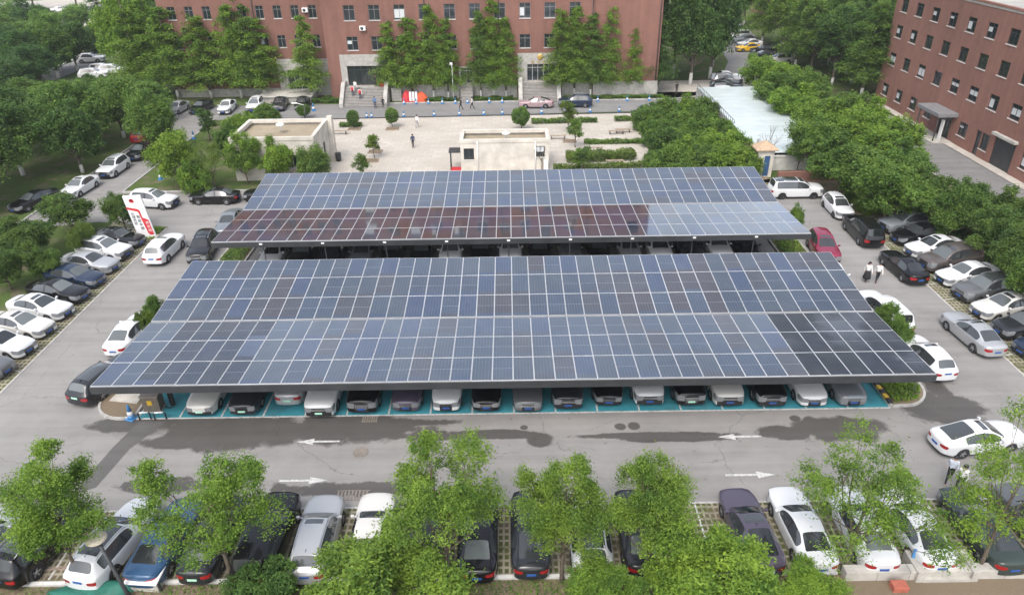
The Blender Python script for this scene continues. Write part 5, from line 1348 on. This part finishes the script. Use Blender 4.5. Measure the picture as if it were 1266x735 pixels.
# ramp roof (pale ribbed panels) and gate pillar at the back right
rx=[G(880,127,1.9),G(920,124,1.9),G(990,214,1.9),G(948,216,1.9)]
r=empty('ramp_roof',(30,88,0),0,'pale blue-grey ribbed roof over the ramp between shrubs and verge trees','roof'); inv=Matrix.Translation((-30,-88,0))
def ribmat():
    m=NT('ribbed_sheet'); p=m.pos(); s=m.n('ShaderNodeSeparateXYZ'); m.l(p,s.inputs[0]); w=m.math('FRACT',m.math('MULTIPLY',s.outputs[1],.5)); nz=m.noise(p,.5,5,.65)
    c=m.mix(m.ramp(nz,.3,.7),(.44,.50,.51,1),(.56,.62,.62,1)); c=m.mix(m.math('MULTIPLY',m.math('LESS_THAN',w,.06),.6),c,(.30,.34,.35,1)); m.col(c); m.set(rough=.35); return m.mat
M['rib']=ribmat()
xl,xr=26.6,34.0; y0,y1=74.2,103.5
mb=MB(); n=40
for i in range(n):
    ya=y0+(y1-y0)*i/n; yb=y0+(y1-y0)*(i+1)/n
    mb.box(xl,xr+1.6*(i/n),ya+.012,yb-.012,1.86,1.92)
o=mb.build('roof_sheet',M['rib'],r); o.matrix_parent_inverse=inv
o=MB().box(xl+.05,xl+.25,y0,y1,0,1.85).box(xl,xr,y0-.25,y0-.01,0,1.5).box(xl-.05,xr+.05,y0-.32,y0-.03,1.503,1.62).build('ramp_wall',M['pale_concrete'],r); o.matrix_parent_inverse=inv
q=MB()
for i in range(24):
    y=84+.8*i; q.tube([(xl-.1,y,0),(xl-.1,y,2.7)],.025,5)
q.tube([(xl-.1,84,2.65),(xl-.1,102.4,2.65)],.03,5).tube([(xl-.1,84,2.1),(xl-.1,102.4,2.1)],.03,5)
o=q.build('ramp_fence',M['steel']); o.location=(0,0,0); tag(o,'dark metal railing along the left side of the ramp roof','railing')
gx,gy=G(940,216); gp=empty('gate_pillar',(gx,gy,0),0,'cream gate pillar with tiled pyramid cap and blue door','pillar')
mb=MB(); facade(mb,(-.85,-.75,0),(1,0,0),1.7,2.9,[(.75,1.35,.1,2.3)],.12); facade(mb,(.85,-.75,0),(0,1,0),1.5,2.9,[],.1); facade(mb,(-.85,.75,0),(0,-1,0),1.5,2.9,[],.1); facade(mb,(.85,.75,0),(-1,0,0),1.7,2.9,[],.1)
mb.build('pillar_body',M['cream'],gp)
MB().box(-.08,.48,-.68,-.63,.1,2.28).build('door',simple('blue_door',(.03,.09,.20),.5),gp)
MB().add([(-1.15,-1.05,2.9),(1.15,-1.05,2.9),(1.15,1.05,2.9),(-1.15,1.05,2.9),(-1.15,-1.05,3.02),(1.15,-1.05,3.02),(1.15,1.05,3.02),(-1.15,1.05,3.02),(0,0,3.75)],[(0,3,2,1),(0,1,5,4),(1,2,6,5),(2,3,7,6),(3,0,4,7),(4,5,8),(5,6,8),(6,7,8),(7,4,8)]).build('cap',simple('clay_tiles',(.42,.30,.20),.8,var=.2,scale=4),gp)
w=MB().bbox(27.6,33.6,70.6,71.0,0,1.0,.03).build('garden_wall',M['brick2']); tag(w,'low brown wall behind the white minivan at the back right','wall')
# near retaining wall, planter, and odds and ends at the bottom edge
w=MB()
for i in range(22): w.bbox(14.35+1.4*i,14.35+1.4*i+1.385,21.28,21.74,0,.55,.02)
o=w.build('low_wall',M['concrete']); tag(o,'low concrete wall along the bottom right behind the parked cars','wall')
pl=MB(); X,Y=G(1163,697,.4)
pl.box(X-1.35,X-1.05,Y-.65,Y+.62,0,.62).box(X+1.05,X+1.35,Y-.65,Y+.62,0,.62).box(X-1.045,X+1.045,Y+.30,Y+.62,0,.62).box(X-1.04,X+1.04,Y-.66,Y+.29,0,.2)
o=pl.build('planter',M['concrete']); tag(o,'white concrete planter frame at the tail of a white sedan','planter')
X,Y=G(1133,695,.5); o=MB().bbox(-.28,.28,-.03,.03,0,1.0,.01,0,Matrix.Rotation(R(-18),4,'X')@Matrix.Rotation(R(12),4,'Y')).build('barrier_board',M['blue']); o.location=(X,Y,0.02); tag(o,'blue board leaning beside the concrete planter','board')
X,Y=G(1110,728); o=MB().bbox(-.32,.32,-.22,.22,0,.32,.02).box(-.34,.34,-.24,-.225,.24,.30).build('brick_box',simple('terracotta',(.40,.12,.08),.8,var=.2,scale=6)); o.location=(X,Y,.04); tag(o,'terracotta block lying in front of the low wall','block')
# ------------------------------------------------------------------ street furniture
# white and red pylon sign by the left row
X,Y=-32.35,58.9
sg=empty('pylon_sign',(X,Y,0),R(8),'leaning white pylon sign with a stepped red band and Chinese lettering','sign')
sh=Matrix(((1,0,-.10,0),(0,1,0,0),(0,0,1,0),(0,0,0,1)))
MB().bbox(-.78,.70,-.11,.11,.12,4.0,.03,0,sh).build('panel',M['white'],sg)
MB().bbox(-.85,.85,-.3,.3,0,.14,.02).build('base',M['concrete'],sg)
mb=MB()
def strip(pts):
    n=len(pts); mb.add([sh@Vector((x,y,z)) for y in (-.118,-.104) for x,z in pts],[tuple(range(n)),tuple(range(2*n-1,n-1,-1))]+[(i,n+i,n+(i+1)%n,(i+1)%n) for i in range(n)])
strip([(-.80,3.02),(.08,2.78),(.20,2.60),(.20,1.95),(.36,1.88),(.62,1.72),(.62,.30),(.30,.30),(.18,.45),(.06,1.9),(.03,2.45),(-.04,2.55),(-.80,2.80)])
mb.build('red_band',M['red'],sg)
mb=MB(); mb.lathe([(.19,0),(.19,.012),(.13,.012),(.13,.0)],20,0,sh@Matrix.Translation((-.18,-.112,3.55))@Matrix.Rotation(R(90),4,'X'))
mb.box(-.10,.02,-.122,-.108,3.42,3.48,0,sh); mb.build('emblem',M['red'],sg)
def text(s,x,z,size,mat,parent):
    cu=bpy.data.curves.new('lettering','FONT'); cu.body=s; cu.size=size; cu.align_x='CENTER'; cu.extrude=.004
    o=bpy.data.objects.new('lettering',cu); COL.objects.link(o); dg=bpy.context.evaluated_depsgraph_get(); me=bpy.data.meshes.new_from_object(o.evaluated_get(dg)); bpy.data.objects.remove(o)
    me.materials.clear(); me.materials.append(mat); q=link(bpy.data.objects.new('lettering',me),parent); q.matrix_local=sh@Matrix.Translation((x,-.122,z))@Matrix.Rotation(R(90),4,'X'); return q
for i,ch in enumerate('光储充检'): text(ch,-.50,2.25-.30*i,.30,M['black'],sg)
for i,ch in enumerate('智能车棚'): text(ch,-.12,1.95-.36*i,.30,M['black'],sg)
for i,ch in enumerate('停车场'): text(ch,.42,1.35-.36*i,.30,M['white'],sg)
# cones
def cone_proto():
    r=bpy.data.objects.new('traffic_cone',None); COL.objects.link(r)
    MB().bbox(-.24,.24,-.24,.24,0,.06,.02).build('base',M['blue'],r)
    MB().lathe([(.19,.06),(.155,.26)],16).lathe([(.115,.48),(.045,.86),(.03,.88)],16).build('body',M['blue'],r)
    MB().lathe([(.157,.262),(.117,.478)],16).build('band',M['white'],r)
    return r
cp=cone_proto()
def cone(x,y,label,group=None,s=1.0,z=0):
    c=copy_tree(cp); c.name='traffic_cone'; c.location=(x,y,z); c.scale=(s,s,s); c.rotation_euler=(0,0,random.uniform(0,1.5)); tag(c,label,'traffic cone',group)
X,Y=G(163,517); cone(X,Y,'blue and white traffic cone on the left front island tip',None,1.15)
for px in (455,461,500,537,568,598,621,670,700,731,768,795): 
    X,_=G(px,143); cone(X,97.9+.035*X,'blue cone in the line along the plaza side of the far road','cones along the plaza kerb',.95)
for px in (500,515,530,547,563,578,605,621,740,777,805): 
    X,_=G(px,128); cone(X,104.0,'blue cone in the line along the building side of the far road','cones along the building kerb',.95)
for px,py in ((240,172),(205,203),(199,222),(388,137)):
    X,Y=G(px,py); cone(X,Y,['blue cone in the lot behind the left plaza hut','upper blue cone at the left lane edge','lower blue cone at the left lane edge','blue cone by the lamp behind the left plaza hut'][[240,205,199,388].index(px)],None,1.2)
drop_tree(cp)
# cabinet, wheel stops, charger on the left end of the bays
X,Y=G(192,505); cb=empty('power_cabinet',(X,Y,0),R(4),'brown metal cabinet with yellow label at the left canopy end','cabinet')
cm=simple('brown_steel',(.17,.14,.11),.5,var=.2,scale=4)
MB().bbox(-.48,.48,-.38,.38,.08,1.12,.03).build('casing',cm,cb); MB().bbox(-.54,.54,-.44,.44,1.12,1.2,.02).build('lid',simple('cabinet_lid',(.27,.23,.20),.5),cb)
MB().box(-.17,.10,-.392,-.382,.55,.88).build('label_plate',M['yellow'],cb); MB().box(-.50,.50,-.40,.40,0,.08).build('plinth',M['concrete'],cb)
for i,(px,py) in enumerate(((180,518),(199,518))):
    X,Y=G(px,py); hb=empty('hoop_barrier',(X,Y,0),R(5),['black and white hoop barrier, left of two before the brown cabinet','black and white hoop barrier, right of two before the brown cabinet'][i],'barrier')
    pts=[(-.32,0,0),(-.32,0,.42),(-.25,0,.5),(.25,0,.5),(.32,0,.42),(.32,0,0)]
    MB().tube(pts[:3],.045,8).tube(pts[3:],.045,8).build('leg_sleeve',M['black'],hb); MB().tube([(-.25,0,.5),(.25,0,.5)],.047,8).build('top_bar',M['white'],hb)
X,Y=G(214,500); ch=empty('charging_post',(X,Y,0),R(-30),'dark charging post with hanging cable beside the leftmost white car','charger')
MB().bbox(-.16,.16,-.10,.10,0,1.35,.03).build('housing',M['black'],ch); MB().tube([(.17,-.05,1.0),(.4,-.2,.6),(.36,-.3,.2),(.1,-.35,.05),(-.2,-.4,.04)],.03,6).build('cable',M['black'],ch); MB().box(-.10,.10,-.108,-.101,.95,1.22).build('screen',M['winglass'],ch)
for i in range(2):
    X,Y=G(205+16*i,481); bo=MB().bbox(-.9+.35*i,.7,-.03,.03,.9,1.35,.01).tube([(-.5+.3*i,0,0),(-.5+.3*i,0,.9)],.03,6).tube([(.5,0,0),(.5,0,.9)],.03,6).build('notice_board',M['white']); bo.location=(X,Y,0); tag(bo,['white notice board under the left canopy end','smaller white notice board right of the first under the canopy'][i],'notice board')
# striped kerb block and blue sign on the right island
sk=MB()
for i in range(9): sk.box(22.0-.10,22.0+.14,33.5+.42*i,33.5+.42*i+.41,.145,.26,i%2)
o=sk.build('striped_kerb',[M['black'],M['yellow']]); tag(o,'black and yellow striped kerb at the right end of the teal bays','kerb block')
X,Y=G(1128,487); o=MB().tube([(0,0,0),(0,0,1.5)],.03,6).build('road_sign',M['galv']); MB().bbox(-.3,.3,-.02,.02,1.2,1.65,.01).build('plate',M['blue'],o); o.location=(X,Y,.1); tag(o,'small blue sign on the right canopy island','sign')
# street lamp at the lower left
X,Y=-16.75,20.95; zh=3.35
lp=empty('street_lamp',(X,Y,0),0,'dark lamp post with a pale round disc head at the lower left','street lamp')
MB().tube([(0,0,0),(-.05,0,.5),(-.34,0,zh-.1)],[.14,.085,.07],10).build('pole',M['steel'],lp); ox=-.36
MB().tube([(ox,0,zh-.22),(ox-.12,.1,zh-.02)],[.05,.05],8).tube([(ox,0,zh-.3),(ox+.14,0,zh-.08),(ox+.14,0,zh+.06)],.012,5).tube([(ox,0,zh-.3),(ox-.02,.16,zh-.08),(ox-.02,.16,zh+.06)],.012,5).build('bracket',M['steel'],lp)
MB().lathe([(.03,zh+.16),(.38,zh+.10),(.43,zh+.03),(.41,zh),(.05,zh-.04)],28,0,Matrix.Translation((ox-.25,.28,0))).build('lamp_disc',simple('lamp_disc',(.50,.45,.36),.5,var=.25,scale=6),lp)
for (px,py,h,lab) in ((381,165,3.6,'thin lamp post behind the left plaza hut'),(138,58,9,'tall pale lamp post by the far left road')):
    X,Y=G(px,py) if h<5 else (-92,172); q=empty('street_lamp',(X,Y,0),0,lab,'street lamp')
    MB().tube([(0,0,0),(0,0,h)],[.07,.05],8).build('pole',M['galv'] if h>5 else M['steel'],q); MB().tube([(0,0,h),(-.9,0,h+.25)],.04,6).bbox(-1.5,-.8,-.12,.12,h+.2,h+.32,.02).build('lamp_head',M['white'],q)
# green tarpaulin heap, utility box, boards
X,Y=G(118,727); mb=MB(); n=26;m_=12;vs=[];fs=[]
for i in range(n+1):
    for j in range(m_+1):
        u=i/n; v=j/m_*2-1; wd=.62*math.sin(math.pi*min(1,u*.92+.06))**.8+.05; hh=.62*(u**.7)*(1-u**6)*(1-v*v)**.55
        vs.append((-2.2+u*4.0, v*wd-.28*math.sin(u*3), hh+.03*math.sin(9*u+5*v)))
for i in range(n):
    for j in range(m_): fs.append((i*(m_+1)+j,(i+1)*(m_+1)+j,(i+1)*(m_+1)+j+1,i*(m_+1)+j+1))
mb.add(vs,fs,0,True); o=mb.build('tarpaulin_heap',M['tarp']); o.location=(X+.2,Y-.05,.05); o.rotation_euler=(0,0,R(6)); tag(o,'long heap under a green tarpaulin at the lower left','tarpaulin')
X,Y=G(186,722); ub=empty('utility_box',(X,Y,0),R(-4),'beige utility box with an overhanging white lid at the lower left','box')
MB().bbox(-.62,.62,-.40,.40,0,.72,.02).build('casing',M['concrete'],ub); MB().bbox(-.74,.74,-.52,.52,.72,.80,.02,0,Matrix.Rotation(R(6),4,'X')).build('lid',M['white'],ub); MB().bbox(.64,.72,-.4,-.3,0,.74,.01).build('side_strip',M['steel'],ub)
for i in range(6):
    px=70+22*i; X,Y=G(px,703+2*(i%2)); o=MB().bbox(-.75,.75,-.06,.06,0,.04,.008).build('timber_plank',M['wood']); o.location=(X,Y-.05*i,.03+.0*i); o.rotation_euler=(0,0,R(random.uniform(-12,16))); tag(o,'weathered plank scattered behind the white wagon','plank','loose planks behind the white wagon')
# red covered pile with striped boards before the building
X,Y=-13.9,105.35
def heap(mat,x,w,h,label,seed):
    r=random.Random(seed); mb=MB(); n=14;k=7;vs=[];fs=[]
    for j in range(k+1):
        t=j/k*math.pi/2
        for i in range(n):
            a=2*math.pi*i/n; rr=math.cos(t)*(1+.12*math.sin(3*a+seed)); vs.append((rr*w*math.cos(a),rr*.6*math.sin(a),h*math.sin(t)*(1+.1*math.sin(2*a))))
    for j in range(k):
        for i in range(n): fs.append((j*n+i,j*n+(i+1)%n,(j+1)*n+(i+1)%n,(j+1)*n+i))
    mb.add(vs,fs,0,True); o=mb.build('covered_pile',mat); o.location=(x,Y,.05); tag(o,label,'pile')
heap(M['red'],X-.9,.85,1.45,'red covered pile left of the white boards by the main stairs',1); heap(M['orange'],X+1.15,.95,1.25,'orange covered pile right of the white boards by the main stairs',2)
for i in range(3):
    o=MB().bbox(-.16,.16,-.03,.03,0,1.55,.01).box(-.165,.165,-.034,.034,.1,.28,1).build('display_board',[M['white'],M['red']]); o.location=(X-.32+.42*i,Y-.68,.02); o.rotation_euler=(R(-6),0,0); tag(o,['left of three white upright boards on the red pile','middle of three white upright boards on the red pile','right of three white upright boards on the red pile'][i],'board')
o=MB().bbox(-18.6,-17.7,105.75,106.7,2.102,2.7,.05).build('red_stand',M['red']); tag(o,'red draped stand at the top right of the main stairs','stand')
o=MB().tube([(-8.05,105.3,0),(-8.05,105.3,5.4)],[.06,.05],8).bbox(-8.35,-7.95,105.15,105.45,5.1,5.45,.03).build('lamp_pole',M['white']); tag(o,'slim white pole left of the narrow steps','pole')
# plaza benches and tree pits
bp=bpy.data.objects.new('bench',None); COL.objects.link(bp)
b=MB()
for i in range(4): b.bbox(-1.0,1.0,-.22+.115*i,-.125+.115*i,.42,.46,.01)
b.build('seat',M['wood'],bp)
for s in (-.8,.8): MB().bbox(s-.04,s+.04,-.20,.20,0,.42,.01).build('leg',M['steel'],bp)
for i,(px,py,rz) in enumerate(((762,166,3),(770,164,3),(735,187,2),(760,203,1),(690,172,0),(420,166,0),(398,212,70))):
    c=copy_tree(bp); c.name='bench'; c.location=(*G(px,py),.012); c.rotation_euler=(0,0,R(rz)); tag(c,['left bench of the pair on the open right plaza','right bench of the pair on the open right plaza','bench behind the long bronze hedge','bench in front of the long bronze hedge','bench at the right wall of the smaller hut','bench at the left corner of the plaza front','dark bench by the larger hut wall'][i],'bench')
drop_tree(bp)
for i,(px,py) in enumerate(((438,160),(485,160),(464,188),(459,199),(704,175))):
    X,Y=G(px,py); o=MB(); o.box(-.8,.8,-.6,-.48,0,.12).box(-.8,.8,.48,.6,0,.12).box(-.8,-.68,-.478,.478,0,.12).box(.68,.8,-.478,.478,0,.12).box(-.678,.678,-.478,.478,0,.05,1)
    q=o.build('tree_pit',[M['wood'],M['soil']]); q.location=(X,Y,.012); tag(q,['brown tree pit under the left round tree','brown tree pit under the round tree before the stairs','brown tree pit of the upper young tree','empty-looking brown pit between young trees','brown pit under the thin trees'][i],'tree pit')
X,Y=G(419,199); o=MB().lathe([(.28,0),(.33,.5),(.30,.85),(.33,.87),(.33,.95),(.05,.98)],16).build('litter_bin',M['steel']); o.location=(X,Y,.012); tag(o,'dark litter bin by the corner of the larger hut','bin')
# ------------------------------------------------------------------ people
SKIN=simple('skin',(.48,.28,.20),.6); HAIR=simple('dark_hair',(.015,.012,.011),.5)
CL=dict(white=simple('white_cloth',(.66,.65,.63),.8),black=simple('black_cloth',(.014,.014,.016),.8),navy=simple('navy_cloth',(.03,.045,.09),.8),grey=simple('grey_cloth',(.30,.30,.31),.8),red=M['red'],shirt=simple('pale_blue_cloth',(.50,.54,.62),.8),blue=simple('blue_cloth',(.10,.20,.36),.8))
def person(x,y,z,rz,top,bottom,label,stride=.28,arms=.2,skirt=None,h=1.68,hat=None,vest=None,lean=0.0):
    k=h/1.70; s=stride; J={};
    J['pelvis']=(0,0,.93); J['waist']=(0,.0+lean*.3,1.08); J['chest']=(0,.01+lean*.7,1.30); J['neck']=(0,.0+lean,1.45); J['jaw']=(0,.025+lean,1.535); J['head']=(0,.012+lean,1.60); J['crown']=(0,.0+lean,1.655); J['nose']=(0,.10+lean,1.575)
    for sd,nm in ((1,'l'),(-1,'r')):
        f=s*sd
        J['hip'+nm]=(.09*sd,0,.88); J['knee'+nm]=(.095*sd,f*.55+.05,.48-.02*abs(s)); J['ank'+nm]=(.10*sd,f*.95-.05*(f<0),.085+(.06 if f<0 else 0)); J['toe'+nm]=(.115*sd,f*.95+.13,.03+(.0 if f<0 else 0))
        a=-arms*sd
        J['sh'+nm]=(.175*sd,lean,1.405); J['el'+nm]=(.225*sd,a*.5-.03+lean*.6,1.12); J['wr'+nm]=(.245*sd,a+.06+lean*.4,.90); J['pa'+nm]=(.248*sd,a+.085+lean*.4,.84)
        for i in range(4):
            o=(i-1.5)*.020; L=(.075,.085,.08,.065)[i]
            J['f%d%s'%(i,nm)]=(.25*sd-.004*sd,a+.085+o+lean*.4,.79); J['g%d%s'%(i,nm)]=(.243*sd,a+.09+o+lean*.4,.84-.05-L*.55)
        J['t0'+nm]=(.235*sd,a+.125+lean*.4,.835); J['t1'+nm]=(.228*sd,a+.142+lean*.4,.80)
    names=list(J); ix={n:i for i,n in enumerate(names)}
    E=[('pelvis','waist'),('waist','chest'),('chest','neck'),('neck','jaw'),('jaw','head'),('head','crown'),('head','nose')]
    for nm in 'lr':
        E+=[('pelvis','hip'+nm),('hip'+nm,'knee'+nm),('knee'+nm,'ank'+nm),('ank'+nm,'toe'+nm),('chest','sh'+nm),('sh'+nm,'el'+nm),('el'+nm,'wr'+nm),('wr'+nm,'pa'+nm),('pa'+nm,'t0'+nm),('t0'+nm,'t1'+nm)]
        for i in range(4): E+=[('pa'+nm,'f%d%s'%(i,nm)),('f%d%s'%(i,nm),'g%d%s'%(i,nm))]
    rad=dict(pelvis=.145,waist=.13,chest=.155,neck=.06,jaw=.075,head=.098,crown=.075,nose=.018,hip=.095,knee=.062,ank=.042,toe=.038,sh=.068,el=.046,wr=.032,pa=.036)
    me=bpy.data.meshes.new('person'); me.from_pydata([J[n] for n in names],[(ix[a],ix[b]) for a,b in E],[])
    o=bpy.data.objects.new('person',me); COL.objects.link(o); md=o.modifiers.new('sk','SKIN'); md.use_smooth_shade=True
    sv=me.skin_vertices[0].data
    for n in names:
        key=n[:-1] if n[-1] in 'lr' and n[:-1] in rad else n
        q=rad.get(key,.0095 if n[0] in 'fgt' else .05); sv[ix[n]].radius=(q*(1.12 if key in('chest','pelvis','waist') else 1),q*(.72 if key in('chest','pelvis','waist') else 1)); sv[ix[n]].use_root=(n=='pelvis')
    o.modifiers.new('su','SUBSURF').levels=1
    dg=bpy.context.evaluated_depsgraph_get(); m2=bpy.data.meshes.new_from_object(o.evaluated_get(dg)); bpy.data.objects.remove(o)
    m2.materials.clear()
    for mt in (SKIN,CL[top],CL[bottom],CL['black']): m2.materials.append(mt)
    pts=[Vector(J[n]) for n in names]
    for p in m2.polygons:
        c=p.center; b=min(range(len(pts)),key=lambda i:(pts[i]-c).length-(.0)); n=names[b]; key=n[:-1] if n[-1] in 'lr' else n
        mi=1
        if key in('neck','jaw','head','crown','nose') and c.z>1.455: mi=0
        elif key in('pa',) or n[0] in 'fgt' or (key=='wr' and c.z<.90): mi=0
        elif key in('hip','knee') or (key=='pelvis' and c.z<.97): mi=2
        elif key=='ank': mi=2 if c.z>.10 else 3
        elif key=='toe': mi=3
        p.material_index=mi; p.use_smooth=True
    o=bpy.data.objects.new('person',m2); COL.objects.link(o); o.location=(x,y,z); o.scale=(k,k,k); o.rotation_euler=(0,0,R(rz)); tag(o,label,'person')
    hm=MB(); long_=skirt is not None
    hm.lathe([(.112,.0),(.122,.05),(.105,.105),(.06,.135),(.01,.142)],16,0,Matrix.Translation((0,-.012+lean,1.585)))
    if long_: hm.bbox(-.09,.09,-.125+lean,-.05+lean,1.36,1.62,.03)
    hm.build('hair',CL[hat] if hat else HAIR,o)
    if skirt: MB().lathe([(.17,1.0),(.22,.80),(.29,.48),(.30,.34)],18).build('skirt',CL[skirt],o)
    if vest: MB().lathe([(.20,.92),(.205,1.10),(.20,1.30),(.17,1.41)],16,0,Matrix.Scale(1.0,4)@Matrix.Diagonal((1.05,.82,1,1))).build('vest',CL[vest],o)
    return o
def pp(px,py,rz,top,bottom,label,z=0.0,**kw):
    X,Y=G(px,py,z); return person(X,Y,z,rz,top,bottom,label,**kw)
pp(1070,348,175,'white','black','woman in white top and long black skirt walking in the right lane',skirt='black',stride=.18)
pp(1083,349,165,'white','black','woman in white top and dark trousers beside the one in the skirt',stride=.3)
pp(1171,595,150,'shirt','black','person in pale shirt and dark trousers, left of two near the turning white sedan',stride=.3)
pp(1183,606,140,'white','black','person in white shirt striding beside another, nearest the yellow-green tree',stride=.42)
pp(511,183,20,'navy','black','lone person in dark clothes standing in the middle of the plaza',stride=.15)
pp(516,158,170,'white','grey','person in pale clothes on the plaza edge by the far road',stride=.25)
pp(570,136,100,'black','black','person all in black on the far road by the narrow steps',stride=.25)
pp(584,135,95,'white','black','person in white top and black trousers below the narrow steps',stride=.28)
pp(464,134,10,'blue','navy','person in blue at the foot of the main stairs',stride=.12)
pp(474,134,200,'black','black','person in black at the right foot of the main stairs',stride=.1,h=1.55)
pp(836,116,180,'black','black','person in black under trees at the right end of the brick building',stride=.12)
pp(915,110,180,'black','black','person in black beside the stacked cars on the right road',stride=.12)
def on_stairs(x,step,rz,top,bottom,label,**kw):
    y=102.7+2.9*(step+.5)/13; person(x,y,2.1*(step+1)/13,rz,top,bottom,label,stride=.1,**kw)
on_stairs(-22.3,6,180,'white','navy','volunteer in a red vest, left of two on the main stairs',vest='red')
on_stairs(-21.2,4,190,'white','navy','volunteer in a red vest, right of two on the main stairs',vest='red')
on_stairs(-22.0,9,175,'white','grey','person in white above the two red vests on the main stairs')
person(-19.2,105.8,2.1,180,'black','black','person in black at the top of the main stairs',stride=.1)
# ------------------------------------------------------------------ light, air, camera
w=bpy.data.worlds.new('World'); sc.world=w; w.use_nodes=True; nt=w.node_tree; bg=nt.nodes['Background']
SUN_EL,SUN_AZ=56,200     # azimuth measured clockwise from +Y
sky=nt.nodes.new('ShaderNodeTexSky'); sky.sky_type='NISHITA'; sky.sun_disc=False; sky.sun_elevation=R(SUN_EL); sky.sun_rotation=R(SUN_AZ); sky.air_density=1.0; sky.dust_density=4.0; sky.ozone_density=1.0
hs=nt.nodes.new('ShaderNodeHueSaturation'); hs.inputs['Saturation'].default_value=.50; nt.links.new(sky.outputs[0],hs.inputs['Color'])
tc=nt.nodes.new('ShaderNodeTexCoord'); nz=nt.nodes.new('ShaderNodeTexNoise'); nz.inputs['Scale'].default_value=3.0; nz.inputs['Detail'].default_value=5; nt.links.new(tc.outputs['Generated'],nz.inputs['Vector'])
mr=nt.nodes.new('ShaderNodeMapRange'); mr.inputs[1].default_value=.3; mr.inputs[2].default_value=.7; mr.inputs[3].default_value=.95; mr.inputs[4].default_value=1.75; nt.links.new(nz.outputs['Fac'],mr.inputs[0])
mx=nt.nodes.new('ShaderNodeMix'); mx.data_type='RGBA'; mx.blend_type='MULTIPLY'; mx.inputs[0].default_value=1.0; nt.links.new(hs.outputs[0],mx.inputs[6]); nt.links.new(mr.outputs[0],mx.inputs[7]); nt.links.new(mx.outputs[2],bg.inputs[0])
bg.inputs[1].default_value=.15
sl=bpy.data.lights.new('Sun','SUN'); sl.energy=.7; sl.angle=R(20); sl.color=(1.0,.955,.90); so=bpy.data.objects.new('Sun',sl); COL.objects.link(so)
d=Vector((math.sin(R(SUN_AZ))*math.cos(R(SUN_EL)),math.cos(R(SUN_AZ))*math.cos(R(SUN_EL)),math.sin(R(SUN_EL)))); so.rotation_euler=d.to_track_quat('Z','Y').to_euler()
hz=MB().box(-380,380,-140,460,-1.3,29.5).build('haze',M['white']); tag(hz,kind='stuff')
hm_=NT('thin_haze'); hm_.t.nodes.remove(hm_.b); pv=hm_.n('ShaderNodeVolumePrincipled'); pv.inputs['Color'].default_value=(.93,.96,1.0,1); pv.inputs['Density'].default_value=HAZE; pv.inputs['Anisotropy'].default_value=.2; hm_.l(pv.outputs[0],hm_.out.inputs['Volume'])
hz.data.materials.clear(); hz.data.materials.append(hm_.mat)
sc.cycles.volume_bounces=0; sc.cycles.volume_step_rate=4
cam=bpy.data.cameras.new('Camera'); co=bpy.data.objects.new('Camera',cam); COL.objects.link(co); sc.camera=co
cam.sensor_fit='HORIZONTAL'; cam.sensor_width=36; cam.lens=36*CAM_F/1266; cam.clip_start=.5; cam.clip_end=3000
co.matrix_world=Matrix.Translation((0,0,CAM_H))@Matrix.Rotation(math.pi/2-CAM_P,4,'X')@Matrix.Rotation(-CAM_R,4,'Z')
sc.view_settings.view_transform='Standard'; sc.view_settings.look='None'; sc.view_settings.gamma=1; sc.view_settings.use_curve_mapping=False
sc.view_settings.exposure=EXPOSURE
sc.cycles.max_bounces=6; sc.cycles.diffuse_bounces=3; sc.cycles.glossy_bounces=3; sc.cycles.transmission_bounces=3; sc.cycles.use_denoising=True
